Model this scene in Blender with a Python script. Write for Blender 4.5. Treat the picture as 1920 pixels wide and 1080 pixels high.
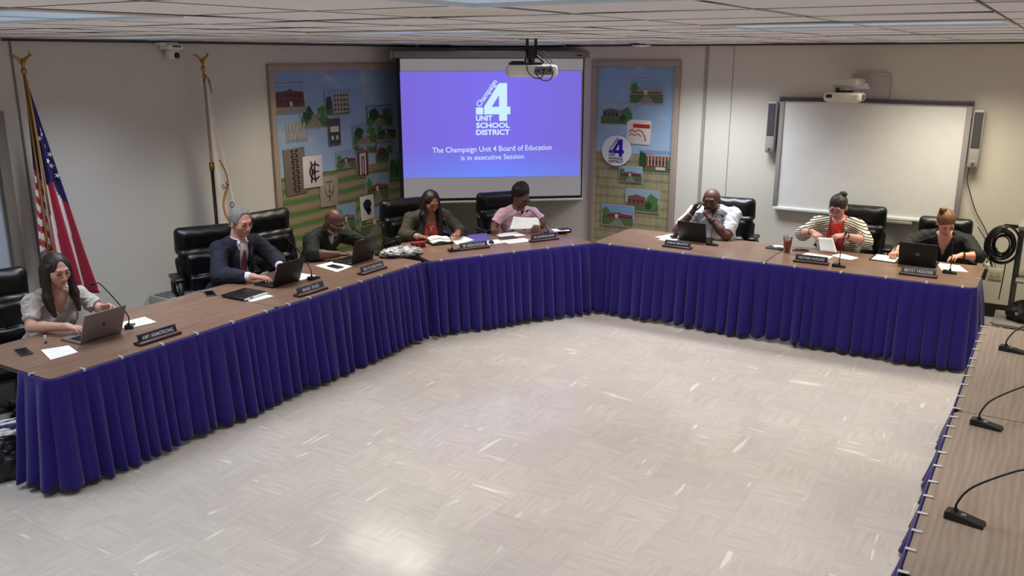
import bpy, bmesh, math, random
import numpy as np
from mathutils import Vector, Matrix, Euler
PI = math.pi
sc = bpy.context.scene
for o in list(bpy.data.objects): bpy.data.objects.remove(o, do_unlink=True)
COL = sc.collection
CEIL = 2.735
XL, YR = -7.2, 10.0            # left wall plane, right wall plane
# ------------------------------------------------------------------ camera
cam = bpy.data.cameras.new('camera'); cam.sensor_width = 36; cam.lens = 36*1645/1920
camo = bpy.data.objects.new('camera', cam); COL.objects.link(camo)
camo.location = (0, 0, 2.60); camo.rotation_euler = (math.radians(90-14.78), 0, math.radians(31.68))
sc.camera = camo
# ------------------------------------------------------------------ world, exposure
w = bpy.data.worlds.new('world'); sc.world = w; w.use_nodes = True
w.node_tree.nodes['Background'].inputs[0].default_value = (.75, .8, 1, 1)
w.node_tree.nodes['Background'].inputs[1].default_value = .02
sc.view_settings.view_transform = 'Standard'; sc.view_settings.look = 'None'
sc.view_settings.gamma = 1; sc.view_settings.use_curve_mapping = False
sc.view_settings.exposure = 0.0
LAMP_W = 18.5
# troffer grid: x0, y0, colour of its tubes, power factor
COOL = (.80, .89, 1.0); WARM = (1.0, .93, .74); NEUT = (1.0, .98, .955)
TROFFERS = []
for i, x in enumerate((-6.328, -3.888, -1.448, .992)):
    for j, y in enumerate((-.917, 1.523, 3.963, 6.403, 8.843)):
        c = NEUT; p = 1.0
        if (i, j) in ((0, 2), (0, 1), (1, 1), (2, 1)): c = COOL
        if (i, j) == (0, 2): p = 1.5
        if (i, j) == (0, 1): p = 1.15
        if (i, j) == (2, 3): p = 1.35
        if (i, j) == (0, 3): c = WARM; p = 1.6
        if (i, j) == (1, 3): p = 1.35
        if (i, j) == (1, 4): c = (.86, .93, 1.0); p = 2.15
        if (i, j) == (2, 4): c = (1.0, .93, .72); p = 1.55
        if (i, j) == (3, 4): c = (1.0, .90, .50); p = 1.8
        if (i, j) == (0, 4): p = 0.0
        TROFFERS.append((x, y, c, p))
# ------------------------------------------------------------------ materials
def lin(c):
    return tuple(((v/255)/12.92 if v/255 <= .04045 else ((v/255+.055)/1.055)**2.4) for v in c)
_m = {}
def mat(name, rgb=(128,)*3, rough=.6, metal=0, vary=.06, scale=12, bump=0, bscale=60, spec=.5, sheen=0, coat=0):
    """procedural: base colour broken up by a little noise, optional noise bump"""
    if name in _m: return _m[name]
    m = bpy.data.materials.new(name); m.use_nodes = True; nt = m.node_tree; N = nt.nodes; L = nt.links
    b = N['Principled BSDF']; c = lin(rgb)
    b.inputs['Roughness'].default_value = rough; b.inputs['Metallic'].default_value = metal
    b.inputs['Specular IOR Level'].default_value = spec
    b.inputs['Sheen Weight'].default_value = sheen; b.inputs['Coat Weight'].default_value = coat
    tc = N.new('ShaderNodeTexCoord'); no = N.new('ShaderNodeTexNoise'); no.inputs['Scale'].default_value = scale; no.inputs['Detail'].default_value = 3
    L.new(tc.outputs['Object'], no.inputs['Vector'])
    mx = N.new('ShaderNodeMix'); mx.data_type = 'RGBA'
    mx.inputs[6].default_value = (*[v*(1-vary) for v in c], 1); mx.inputs[7].default_value = (*[min(1, v*(1+vary)) for v in c], 1)
    L.new(no.outputs['Fac'], mx.inputs[0]); L.new(mx.outputs[2], b.inputs['Base Color'])
    if bump:
        n2 = N.new('ShaderNodeTexNoise'); n2.inputs['Scale'].default_value = bscale; n2.inputs['Detail'].default_value = 4
        L.new(tc.outputs['Object'], n2.inputs['Vector'])
        bp = N.new('ShaderNodeBump'); bp.inputs['Strength'].default_value = bump; bp.inputs['Distance'].default_value = .01
        L.new(n2.outputs['Fac'], bp.inputs['Height']); L.new(bp.outputs['Normal'], b.inputs['Normal'])
    _m[name] = m; return m
class NT:
    """tiny helper for building node trees"""
    def __init__(s, name, rough=.5, spec=.5):
        m = bpy.data.materials.new(name); m.use_nodes = True; _m[name] = m
        s.m = m; s.N = m.node_tree.nodes; s.L = m.node_tree.links; s.b = s.N['Principled BSDF']
        s.b.inputs['Roughness'].default_value = rough; s.b.inputs['Specular IOR Level'].default_value = spec
        s.tc = s.N.new('ShaderNodeTexCoord')
    def n(s, t, ins=None, **kw):
        x = s.N.new(t)
        for k, v in kw.items(): setattr(x, k, v)
        for k, v in (ins or {}).items():
            if isinstance(v, bpy.types.NodeSocket): s.L.new(v, x.inputs[k])
            else: x.inputs[k].default_value = v
        return x
    def math(s, op, a, b=0, c=0): return s.n('ShaderNodeMath', {0: a, 1: b, 2: c}, operation=op).outputs[0]
    def mix(s, f, a, b): 
        a = (*lin(a), 1) if isinstance(a, tuple) and len(a) == 3 else a
        b = (*lin(b), 1) if isinstance(b, tuple) and len(b) == 3 else b
        return s.n('ShaderNodeMix', {0: f, 6: a, 7: b}, data_type='RGBA').outputs[2]
    def noise(s, vec, scale, detail=3, rough=.5): return s.n('ShaderNodeTexNoise', {'Vector': vec, 'Scale': scale, 'Detail': detail, 'Roughness': rough}).outputs['Fac']
    def ramp(s, f, lo, hi): return s.n('ShaderNodeMapRange', {0: f, 1: lo, 2: hi}).outputs[0]
    def mapv(s, vec, scale=(1,1,1), rot=(0,0,0), loc=(0,0,0)): return s.n('ShaderNodeMapping', {'Vector': vec, 'Scale': scale, 'Rotation': rot, 'Location': loc}).outputs[0]
    def sep(s, vec): return s.n('ShaderNodeSeparateXYZ', {0: vec}).outputs
    def bump(s, h, strength=.3, dist=.01):
        x = s.n('ShaderNodeBump', {'Height': h, 'Strength': strength, 'Distance': dist}); s.L.new(x.outputs[0], s.b.inputs['Normal'])
    def base(s, c): s.L.new(c, s.b.inputs['Base Color'])

# floor: 12 inch vinyl composition tiles, quarter turned, with chips and streaks
t = NT('vinyl_tile', .22, .5)
p = t.mapv(t.tc.outputs['Object'], (1/.3048,)*3, loc=(.35, .1, 0)); x, y, z = t.sep(p)
fx = t.math('FLOOR', x); fy = t.math('FLOOR', y)
par = t.math('ABSOLUTE', t.math('MODULO', t.math('ADD', fx, fy), 2.0))
cell = t.n('ShaderNodeCombineXYZ', {0: fx, 1: fy, 2: 0.0}).outputs[0]
wn = t.n('ShaderNodeTexWhiteNoise', {0: cell}, noise_dimensions='2D')
vA = t.mapv(p, (1.6, 13, 1)); vB = t.mapv(p, (13, 1.6, 1))
off = t.n('ShaderNodeVectorMath', {0: wn.outputs[1], 1: (37., 37., 37.)}, operation='MULTIPLY').outputs[0]
vm = t.n('ShaderNodeMix', {0: par, 4: vA, 5: vB}, data_type='VECTOR').outputs[1]
vv = t.n('ShaderNodeVectorMath', {0: vm, 1: off}, operation='ADD').outputs[0]
st = t.noise(vv, .9, 4, .6)
chip = t.n('ShaderNodeMapRange', {0: t.noise(vv, .42, 2, .4), 1: .70, 2: .73}).outputs[0]
c0 = t.mix(t.ramp(st, .3, .7), (180, 171, 162), (196, 189, 181))
c1 = t.mix(t.math('MULTIPLY', wn.outputs[0], .45), c0, (174, 166, 160))
c2 = t.mix(t.math('MULTIPLY', chip, .5), c1, (232, 230, 224))
dirt = t.ramp(t.noise(t.tc.outputs['Object'], .7, 4, .6), .45, .8)
c3 = t.mix(t.math('MULTIPLY', dirt, .3), c2, (160, 148, 138))
ex = t.math('PINGPONG', x, .5); ey = t.math('PINGPONG', y, .5)
seam = t.math('LESS_THAN', t.math('MINIMUM', ex, ey), .006)
t.base(t.mix(t.math('MULTIPLY', seam, .10), c3, (120, 108, 98)))
rr = t.ramp(t.noise(t.tc.outputs['Object'], 3, 4, .6), .2, .8)
t.L.new(t.n('ShaderNodeMapRange', {0: rr, 3: .10, 4: .19}).outputs[0], t.b.inputs['Roughness'])
# ceiling tile: pale mineral fibre, pitted, a few water stains
t = NT('ceiling_tile', .95, .1)
o = t.tc.outputs['Object']; v = t.n('ShaderNodeTexVoronoi', {'Vector': o, 'Scale': 90.})
pit = t.math('LESS_THAN', v.outputs['Distance'], .16)
stain = t.ramp(t.noise(o, .8, 3, .5), .62, .68)
t.base(t.mix(t.math('MULTIPLY', pit, .45), t.mix(t.math('MULTIPLY', stain, .5), (230, 226, 226), (206, 198, 170)), (120, 108, 100)))
t.bump(t.noise(o, 60, 3), .4, .003)
# wood laminate table top
def laminate(name, a, b, rot):
    t = NT(name, .30, .45); o = t.tc.outputs['Object']
    v = t.mapv(o, (1, 9, 1) if rot else (9, 1, 1))
    n1 = t.noise(v, 2.2, 5, .65); n2 = t.noise(t.mapv(o, (3, 90, 1) if rot else (90, 3, 1)), 3, 3)
    wv = t.n('ShaderNodeTexWave', {'Vector': t.mapv(o, (1, 7, 1) if rot else (7, 1, 1)), 'Scale': 1.4, 'Distortion': 7., 'Detail': 3., 'Detail Scale': 1.2}, bands_direction='Y' if rot else 'X').outputs['Fac']
    f = t.math('ADD', t.math('MULTIPLY', n1, .55), t.math('ADD', t.math('MULTIPLY', n2, .15), t.math('MULTIPLY', wv, .14)))
    t.base(t.mix(t.ramp(f, .28, .62), a, b)); t.bump(f, .05, .002)
    return t.m
laminate('walnut_laminate', (112, 86, 72), (150, 120, 102), True)
laminate('grey_oak_laminate', (122, 106, 94), (148, 132, 118), True)
# velvet-like royal blue skirt cloth
t = NT('royal_blue_cloth', .72, .25); t.b.inputs['Sheen Weight'].default_value = .15
t.base(t.mix(t.noise(t.mapv(t.tc.outputs['Object'], (30, 30, 4)), 2, 3), (24, 8, 92), (31, 11, 110)))
t.bump(t.noise(t.tc.outputs['Object'], 300, 2), .15, .001)
# painted mural ground: sky with clouds above, striped fields below (y is up in the picture's own x-z plane)
def mural_mat(name, hor, fieldA, fieldB, brick):
    t = NT(name, .55, .3); o = t.tc.outputs['Object']; x, y, z = t.sep(o)
    cl = t.ramp(t.noise(t.mapv(o, (1, 1, 1.7)), 3.2, 5, .6), .53, .72)
    sky = t.mix(t.ramp(z, hor, hor+1.2), (156, 180, 206), (120, 150, 190))
    sky = t.mix(t.math('MULTIPLY', cl, .75), sky, (190, 180, 182))
    if brick:
        f = t.ramp(t.noise(t.mapv(o, (9, 9, 2)), 3, 4, .6), .3, .7); rows = t.math('FRACT', t.math('MULTIPLY', z, 9.0))
        fld = t.mix(f, fieldA, fieldB); fld = t.mix(t.math('MULTIPLY', t.math('LESS_THAN', rows, .3), .35), fld, (84, 92, 60))
    else:
        arg = t.math('ADD', t.math('MULTIPLY', x, .03), t.math('MULTIPLY', z, -1.0))
        arg = t.math('ADD', arg, t.math('MULTIPLY', t.noise(o, 4, 2), .05))
        s_ = t.math('SINE', t.math('MULTIPLY', arg, 46.0)); f = t.ramp(s_, -.7, .8)
        fld = t.mix(f, fieldA, fieldB)
    t.base(t.mix(t.math('LESS_THAN', z, hor), sky, fld)); return t.m
mural_mat('mural_paint_fields', 1.31, (150, 132, 102), (86, 118, 68), False)
mural_mat('mural_paint_stubble', 1.45, (138, 130, 98), (168, 156, 122), True)
# striped knit
t = NT('striped_knit', .85, .2); x, y, z = t.sep(t.tc.outputs['Object'])
a = t.math('ADD', t.math('MULTIPLY', z, 46.0), t.math('MULTIPLY', t.math('ABSOLUTE', x), 12.0))
t.base(t.mix(t.math('LESS_THAN', t.math('FRACT', a), .36), (216, 210, 196), (66, 66, 64)))
# striped tie
t = NT('tie_silk', .45, .5); x, y, z = t.sep(t.tc.outputs['Object'])
a = t.math('MULTIPLY', t.math('ADD', z, x), 34.0)
t.base(t.mix(t.math('LESS_THAN', t.math('FRACT', a), .22), (110, 22, 36), (120, 90, 110)))
# soft floral blouse
t = NT('pale_print_cotton', .85, .2)
t.base(t.mix(t.ramp(t.noise(t.tc.outputs['Object'], 38, 3), .45, .6), (196, 190, 184), (172, 168, 162)))
def hair_mat(name, a, b, rough=.5):
    t = NT(name, rough, .4); n = t.noise(t.mapv(t.tc.outputs['Object'], (1, 1, .12)), 95, 4, .6)
    t.base(t.mix(t.ramp(n, .3, .7), a, b)); t.bump(n, .55, .004); return t.m
def glow(name, c1, c2, strength, z0=0, z1=1):
    t = NT(name); x, y, z = t.sep(t.tc.outputs['Object'])
    n = t.ramp(z, z0, z1); cx = t.ramp(t.math('ABSOLUTE', t.math('ADD', x, .92)), .1, 1.2)
    c = t.mix(n, c2, c1); c = t.mix(t.math('MULTIPLY', cx, .55), c, (116, 100, 196))
    t.L.new(c, t.b.inputs['Emission Color']); t.b.inputs['Emission Strength'].default_value = strength
    t.b.inputs['Base Color'].default_value = (.05, .05, .05, 1); return t.m

MT = dict(
 wall=('painted_wall', (204, 196, 184), .85), wallL=('painted_wall_left', (202, 198, 192), .85), casing=('beige_trim', (158, 142, 128), .6), base=('black_vinyl_base', (24, 23, 26), .5),
 tbar=('ceiling_bar', (96, 88, 88), .6), black=('black_plastic', (18, 18, 20), .45), leather=('black_leather', (15, 15, 17), .38), chrome=('chrome_metal', (190, 190, 195), .2),
 white=('white_plastic', (222, 222, 220), .45), paper=('white_paper', (246, 246, 248), .8), offwhite=('cream_plastic', (205, 203, 190), .45), grey=('grey_plastic', (128, 128, 132), .45), dgrey=('dark_grey_plastic', (58, 58, 62), .5),
 gold=('gold_metal', (176, 136, 58), .35), wood=('dark_red_wood', (58, 22, 22), .4), screenw=('white_screen_cloth', (196, 192, 192), .9), board=('whiteboard_enamel', (222, 220, 218), .35), alu=('brushed_aluminium', (150, 146, 146), .4),
 border=('black_screen_border', (14, 12, 22), .8), space=('space_grey_metal', (122, 112, 112), .38), red=('red_leather', (150, 22, 40), .45), purple=('purple_folder', (98, 84, 168), .6), )
def M(k, **kw):
    if k in MT: n, c, r = MT[k]; return mat(n, c, r, metal=1 if k in ('chrome', 'gold') else 0, **kw)
    return _m[k]
mat('painted_wall', (206, 199, 188), .85, bump=.05, bscale=150, vary=.02, scale=2, spec=.25)
mat('painted_wall_left', (202, 198, 192), .85, bump=.05, bscale=150, vary=.02, scale=2, spec=.25)
mat('black_leather', (14, 14, 16), .36, bump=.12, bscale=220, vary=.1)
# ------------------------------------------------------------------ mesh helpers
class MB:
    def __init__(s): s.v = []; s.f = []; s.mi = []; s.sm = []
    def add(s, vs, fs, mi=0, smooth=False, mtx=None):
        b = len(s.v)
        for v in vs: s.v.append(tuple(mtx @ Vector(v)) if mtx is not None else tuple(v))
        for f in fs: s.f.append(tuple(b+i for i in f)); s.mi.append(mi); s.sm.append(smooth)
        return s
    def box(s, c, d, mi=0, rot=None, bev=0, seg=2):
        m = Matrix.Translation(c) @ (Euler(rot).to_matrix().to_4x4() if rot else Matrix())
        if not bev:
            x, y, z = d[0]/2, d[1]/2, d[2]/2
            vs = [(-x,-y,-z),(x,-y,-z),(x,y,-z),(-x,y,-z),(-x,-y,z),(x,-y,z),(x,y,z),(-x,y,z)]
            return s.add(vs, [(3,2,1,0),(4,5,6,7),(0,1,5,4),(1,2,6,5),(2,3,7,6),(3,0,4,7)], mi, False, m)
        bm = bmesh.new(); bmesh.ops.create_cube(bm, size=1)
        for v in bm.verts: v.co = Vector((v.co.x*d[0], v.co.y*d[1], v.co.z*d[2]))
        bmesh.ops.bevel(bm, geom=bm.edges[:], offset=min(bev, min(d)*.49), segments=seg, affect='EDGES', profile=.5)
        bm.verts.index_update()
        s.add([v.co for v in bm.verts], [[v.index for v in f.verts] for f in bm.faces], mi, True, m); bm.free(); return s
    def prism(s, poly, y0, y1, mi=0, mtx=None, side=None):
        """polygon given in x-z, extruded along y"""
        n = len(poly); vs = [(a, y0, b) for a, b in poly]+[(a, y1, b) for a, b in poly]
        s.add(vs, [tuple(range(n)), tuple(range(2*n-1, n-1, -1))], mi, False, mtx)
        b = len(s.v)-2*n
        for i in range(n):
            j = (i+1) % n; s.f.append((b+j, b+i, b+n+i, b+n+j)); s.mi.append(mi if side is None else side); s.sm.append(False)
        return s
    def quad(s, a, b, c, d, mi=0): return s.add([a, b, c, d], [(0, 1, 2, 3)], mi)
    def tube(s, pts, r, mi=0, n=8, cap=True):
        pts = [Vector(p) for p in pts]; k = len(pts); rs = r if isinstance(r, (list, tuple)) else [r]*k
        vs = []; up = None
        for i, p in enumerate(pts):
            t = (pts[min(i+1, k-1)]-pts[max(i-1, 0)]).normalized()
            if up is None: up = Vector((0, 0, 1)) if abs(t.z) < .9 else Vector((1, 0, 0))
            a = t.cross(up).normalized(); up = a.cross(t).normalized()
            for j in range(n):
                q = 2*PI*j/n; vs.append(p+(a*math.cos(q)+up*math.sin(q))*rs[i])
        fs = [(i*n+j, i*n+(j+1) % n, (i+1)*n+(j+1) % n, (i+1)*n+j) for i in range(k-1) for j in range(n)]
        if cap: fs += [tuple(range(n-1, -1, -1)), tuple(range((k-1)*n, k*n))]
        return s.add(vs, fs, mi, True)
    def lathe(s, prof, c=(0,0,0), mi=0, n=20, mtx=None):
        vs = []; k = len(prof)
        for r, z in prof:
            for j in range(n): q = 2*PI*j/n; vs.append((c[0]+r*math.cos(q), c[1]+r*math.sin(q), c[2]+z))
        fs = [(i*n+j, i*n+(j+1) % n, (i+1)*n+(j+1) % n, (i+1)*n+j) for i in range(k-1) for j in range(n)]
        fs += [tuple(range(n-1, -1, -1)), tuple(range((k-1)*n, k*n))]
        return s.add(vs, fs, mi, True, mtx)
    def ball(s, c, r, mi=0, n=12, mtx=None):
        r = r if isinstance(r, (tuple, list)) else (r,)*3; vs = []; h = n//2
        for i in range(1, h):
            a = PI*i/h
            for j in range(n): q = 2*PI*j/n; vs.append((c[0]+r[0]*math.sin(a)*math.cos(q), c[1]+r[1]*math.sin(a)*math.sin(q), c[2]+r[2]*math.cos(a)))
        vs += [(c[0], c[1], c[2]+r[2]), (c[0], c[1], c[2]-r[2])]; T = len(vs)
        fs = [(i*n+j, (i+1)*n+j, (i+1)*n+(j+1) % n, i*n+(j+1) % n) for i in range(h-2) for j in range(n)]
        fs += [(T-2, j, (j+1) % n) for j in range(n)]+[(T-1, (h-2)*n+(j+1) % n, (h-2)*n+j) for j in range(n)]
        return s.add(vs, fs, mi, True, mtx)
    def mesh(s, name, mats):
        me = bpy.data.meshes.new(name); me.from_pydata(s.v, [], s.f)
        for m in (mats if isinstance(mats, (list, tuple)) else [mats]): me.materials.append(m)
        me.polygons.foreach_set('material_index', s.mi); me.polygons.foreach_set('use_smooth', s.sm)
        me.update(); return me
def tag(o, label=None, cat=None, group=None, kind=None):
    if label: o['label'] = label
    if cat: o['category'] = cat
    if group: o['group'] = group
    if kind: o['kind'] = kind
    return o
def obj(name, data, mats=None, parent=None, loc=None, rz=None, **kw):
    if isinstance(data, MB): data = data.mesh(name, mats)
    o = bpy.data.objects.new(name, data); COL.objects.link(o)
    if parent: o.parent = parent
    if loc is not None: o.location = loc
    if rz is not None: o.rotation_euler = (0, 0, math.radians(rz))
    return tag(o, **kw)
def thing(name, label, cat, loc=(0,0,0), rz=0, group=None):
    o = bpy.data.objects.new(name, None); COL.objects.link(o); o.empty_display_size = .1
    o.location = loc; o.rotation_euler = (0, 0, math.radians(rz)); return tag(o, label, cat, group)
def dup(root, loc, rz, label, group=None, scale=None):
    def cp(o, par):
        c = o.copy(); COL.objects.link(c); c.parent = par
        for ch in [q for q in bpy.data.objects if q.parent == o and q != c]: cp(ch, c)
        return c
    r = cp(root, None); r.location = loc; r.rotation_euler = (0, 0, math.radians(rz)); r['label'] = label
    if group: r['group'] = group
    if scale: r.scale = scale
    return r
def text_mesh(name, s, size, mtx=None, bold=0, extrude=.0006, align='CENTER', space=1.0, shear=0, wx=1.0):
    cu = bpy.data.curves.new(name, 'FONT'); cu.body = s; cu.size = size; cu.align_x = align; cu.align_y = 'CENTER'
    cu.offset = bold; cu.extrude = extrude; cu.space_character = space; cu.resolution_u = 3; cu.shear = shear; cu.space_line = .8
    o = bpy.data.objects.new(name, cu); COL.objects.link(o); bpy.context.view_layer.update()
    me = bpy.data.meshes.new_from_object(o.evaluated_get(bpy.context.evaluated_depsgraph_get()))
    bpy.data.objects.remove(o, do_unlink=True)
    m = Matrix.Rotation(PI/2, 4, 'X') @ Matrix.Diagonal((wx, 1, 1, 1))
    me.transform((mtx @ m) if mtx is not None else m); me.name = name
    return me
def text(name, s, size, loc, m, parent, rot=0, tilt=0, **kw):
    me = text_mesh(name, s, size, **kw); me.materials.clear(); me.materials.append(m)
    o = obj(name, me, parent=parent, loc=loc); o.rotation_euler = (tilt, rot, 0); return o
def fit_text(name, s, width, height, loc, m, parent, rot=0, tilt=0, bold=0):
    """lettering stretched to a given width and cap height"""
    me = text_mesh(name, s, 1, bold=bold, extrude=0); co = np.array([v.co for v in me.vertices])
    lo, hi = co.min(0), co.max(0)
    for v in me.vertices:
        v.co = ((v.co.x-(lo[0]+hi[0])/2)*width/(hi[0]-lo[0]), v.co.y, (v.co.z-(lo[2]+hi[2])/2)*height/(hi[2]-lo[2]))
    me.materials.clear(); me.materials.append(m)
    o = obj(name, me, parent=parent, loc=loc); o.rotation_euler = (tilt, rot, 0); return o
# ------------------------------------------------------------------ room shell
def struct(name, mb, m, **kw): return obj(name, mb, m, kind='structure', **kw)
X0, X1, Y0 = XL, 3.2, -3.0
struct('floor', MB().box(((X0+X1)/2, (Y0+YR)/2, -.05), (X1-X0+.4, YR-Y0+.4, .1)), M('vinyl_tile'))
# ceiling: each lay-in tile sits a little differently in its grid
random.seed(4); cb = MB(); G = .61; gx0 = -2.058; gy0 = 2.133
holes = {(round((x-gx0)/G), round((y-gy0)/G)) for x, y, c, p in TROFFERS}; holes |= {(i+1, j) for i, j in holes}
i0 = math.floor((X0-gx0)/G); i1 = math.ceil((X1-gx0)/G); j0 = math.floor((Y0-gy0)/G); j1 = math.ceil((YR-gy0)/G)
for i in range(i0, i1):
    for j in range(j0, j1):
        if (i, j) in holes: continue
        a, b = max(gx0+i*G, X0-.1), min(gx0+(i+1)*G, X1+.1); c, d = max(gy0+j*G, Y0-.1), min(gy0+(j+1)*G, YR+.1)
        if b-a < .02 or d-c < .02: continue
        h = [CEIL+.0035+random.random()*.005 for _ in range(4)]; sag = CEIL+.003+random.random()*.003
        vs = [(a, c, h[0]), (b, c, h[1]), (b, d, h[2]), (a, d, h[3]), ((a+b)/2, (c+d)/2, sag)]
        cb.add(vs, [(1, 0, 4), (2, 1, 4), (3, 2, 4), (0, 3, 4)], 0, True)
for i in range(i0, i1+1): cb.box((gx0+i*G, (Y0+YR)/2, CEIL+.0035), (.006, YR-Y0, .0015), 1)
for j in range(j0, j1+1): cb.box(((X0+X1)/2, gy0+j*G, CEIL+.0035), (X1-X0, .006, .0015), 1)
cb.box(((X0+X1)/2, (Y0+YR)/2, CEIL+.16), (X1-X0+.4, YR-Y0+.4, .02), 0)
struct('ceiling', cb, [M('ceiling_tile'), M('tbar')])
Wt = .12
struct('wall_left', MB().box((XL-Wt/2, (4.06+YR+.1)/2, CEIL/2+.1), (Wt, YR+.1-4.06, CEIL+.2)).box((XL-Wt/2, 3.985, CEIL/2+.1), (Wt, .15, CEIL+.2)).box((XL-Wt/2, (Y0+2.86)/2, CEIL/2+.1), (Wt, 2.86-Y0, CEIL+.2)).box((XL-Wt/2, 3.385, 2.45), (Wt, 1.05, .7)), M('wallL'))
struct('wall_right', MB().box(((X0+X1)/2, YR+Wt/2, CEIL/2+.1), (X1-X0+.4, Wt, CEIL+.2)), M('wall'))
struct('wall_rear', MB().box(((X0+X1)/2, Y0-Wt/2, CEIL/2+.1), (X1-X0+.4, Wt, CEIL+.2)), M('wall'))
struct('wall_far', MB().box((X1+Wt/2, (Y0+YR)/2, CEIL/2+.1), (Wt, YR-Y0+.4, CEIL+.2)), M('wall'))
# door at the left end of the left wall, with its casing
struct('door_1', MB().box((XL-.03, 3.385, 1.06), (.05, .89, 2.08)).box((XL-.003, 3.385, .12), (.006, .8, .2)), mat('pale_blue_door', (176, 184, 196), .5))
c = mat('door_casing_paint', (122, 112, 104), .6)
struct('trim_1', MB().box((XL+.012, 3.87, 1.04), (.06, .085, 2.08)).box((XL+.012, 3.385, 2.13), (.06, 1.06, .10)).box((XL+.012, 2.90, 1.04), (.06, .085, 2.08)), c)
struct('trim_2', MB().box((XL+.006, 4.06, CEIL/2), (.014, .012, CEIL)), c)
struct('baseboard_left', MB().box((XL+.006, (4.07+YR)/2, .05), (.012, YR-4.07, .1)), M('base'))
struct('baseboard_right', MB().box(((X0+X1)/2, YR-.006, .07), (X1-X0, .012, .14)), M('base'))
sm = mat('seam_strip_paint', (150, 144, 134), .6)
struct('trim_3', MB().box((-3.55, YR-.006, CEIL/2), (.035, .014, CEIL), 0), sm)
struct('trim_4', MB().box((-3.235, YR-.003, CEIL/2), (.006, .008, CEIL), 0), sm)
struct('trim_5', MB().box((XL+.01, 7.0, CEIL-.008), (.02, 6, .016)).box((-2, YR-.01, CEIL-.008), (10.4, .02, .016)), mat('wall_angle_paint', (60, 54, 50), .7))
# ------------------------------------------------------------------ troffers
groupname = 'recessed ceiling light panels'
dm = NT('prismatic_lens', .35, .5)
dm.base(dm.mix(dm.ramp(dm.noise(dm.mapv(dm.tc.outputs['Object'], (60, 3, 1)), 2, 2), .3, .7), (150, 170, 186), (196, 206, 216)))
dm.L.new(dm.mix(0.0, (170, 196, 222), (0, 0, 0)), dm.b.inputs['Emission Color']); dm.b.inputs['Emission Strength'].default_value = .35
fr_me = MB(); W2, D2 = 1.22, .61
for a in (0, 1):
    fr_me.box((W2/2, .012 if a == 0 else D2-.012, .004), (W2-.004, .022, .012)); fr_me.box((.012 if a == 0 else W2-.012, D2/2, .004), (.022, D2-.006, .012))
fr_me = fr_me.mesh('frame', M('white'))
df_me = MB().box((W2/2, D2/2, .012), (W2-.04, D2-.04, .006)).mesh('diffuser', dm.m)
hs_me = MB().box((W2/2, D2/2, .08), (W2-.03, D2-.03, .12)).mesh('housing', M('white'))
LBL = {(1, 1): 'recessed light panel nearest the top left edge of the photo', (2, 1): 'recessed light panel overhead, cut by the top edge of the photo',
       (2, 2): 'long light panel in the ceiling at top right of the photo', (1, 2): 'recessed light panel in the ceiling above the middle of the open floor',
       (0, 2): 'recessed ceiling light panel near the flag with gold eagle in the left corner', (0, 3): 'recessed ceiling light panel above the left painted mural',
       (1, 3): 'recessed ceiling light panel just in front of the hanging projector', (1, 4): 'recessed ceiling light panel above the man in the white shirt',
       (2, 3): 'recessed ceiling light panel on the right beyond the long one', (2, 4): 'recessed ceiling light panel above the wall whiteboard', (0, 4): 'unlit recessed ceiling panel in the corner above the projection screen'}
for n, (x, y, c, p) in enumerate(TROFFERS):
    i, j = divmod(n, 5)
    lab = LBL.get((i, j), 'recessed ceiling light panel out of the photo, overhead behind or beside the viewer')
    t_ = thing('ceiling_light', lab, 'ceiling light', (x, y, CEIL-.002), 0, groupname)
    for nm, me in (('frame', fr_me), ('diffuser', df_me), ('housing', hs_me)): obj(nm, me, parent=t_)
    if p > 0:
        ld = bpy.data.lights.new('lamp_light', 'AREA'); ld.shape = 'RECTANGLE'; ld.size = 1.15; ld.size_y = .54
        ld.color = c; ld.energy = LAMP_W*p; ld.spread = math.radians(126 if i == 0 else 110)
        lo = bpy.data.objects.new('lamp_light', ld); COL.objects.link(lo); lo.parent = t_; lo.location = (W2/2, D2/2, .004)
# ------------------------------------------------------------------ tables and skirts
TH = .74
def table_mesh(L, D, rc=.05):
    """rounded rectangle top, x 0..L, y 0..D (front edge y = 0)"""
    pts = []
    for cx, cy, a0 in ((L-rc, D-rc, 0), (rc, D-rc, 90), (rc, rc, 180), (L-rc, rc, 270)):
        for k in range(5): a = math.radians(a0+22.5*k); pts.append((cx+rc*math.cos(a), cy+rc*math.sin(a)))
    mb = MB(); n = len(pts)
    mb.add([(x, y, 0) for x, y in pts]+[(x, y, -.028) for x, y in pts], [tuple(range(n)), tuple(range(2*n-1, n-1, -1))])
    for i in range(n): j = (i+1) % n; mb.f.append((j, i, n+i, n+j)); mb.mi.append(1); mb.sm.append(True)
    return mb
def make_table(label, loc, rz, top, L=1.83, D=.91, group=None):
    t = thing('folding_table', label, 'table', loc, rz, group)
    obj('tabletop', table_mesh(L-.004, D), [M(top), mat('dark_edge_band', (52, 42, 36), .5)], t, (0.002, 0, TH))
    for sx in (.30, L-.30):
        for sy in (.20, D-.20):
            obj('leg', MB().tube([(sx, sy, 0), (sx, sy, TH-.03)], .016).tube([(sx, sy, 0), (sx, sy, .02)], .02), M('dgrey'), t)
        obj('leg_brace', MB().tube([(sx, .20, .2), (sx, D-.20, .2)], .01), M('dgrey'), t)
    return t
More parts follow.
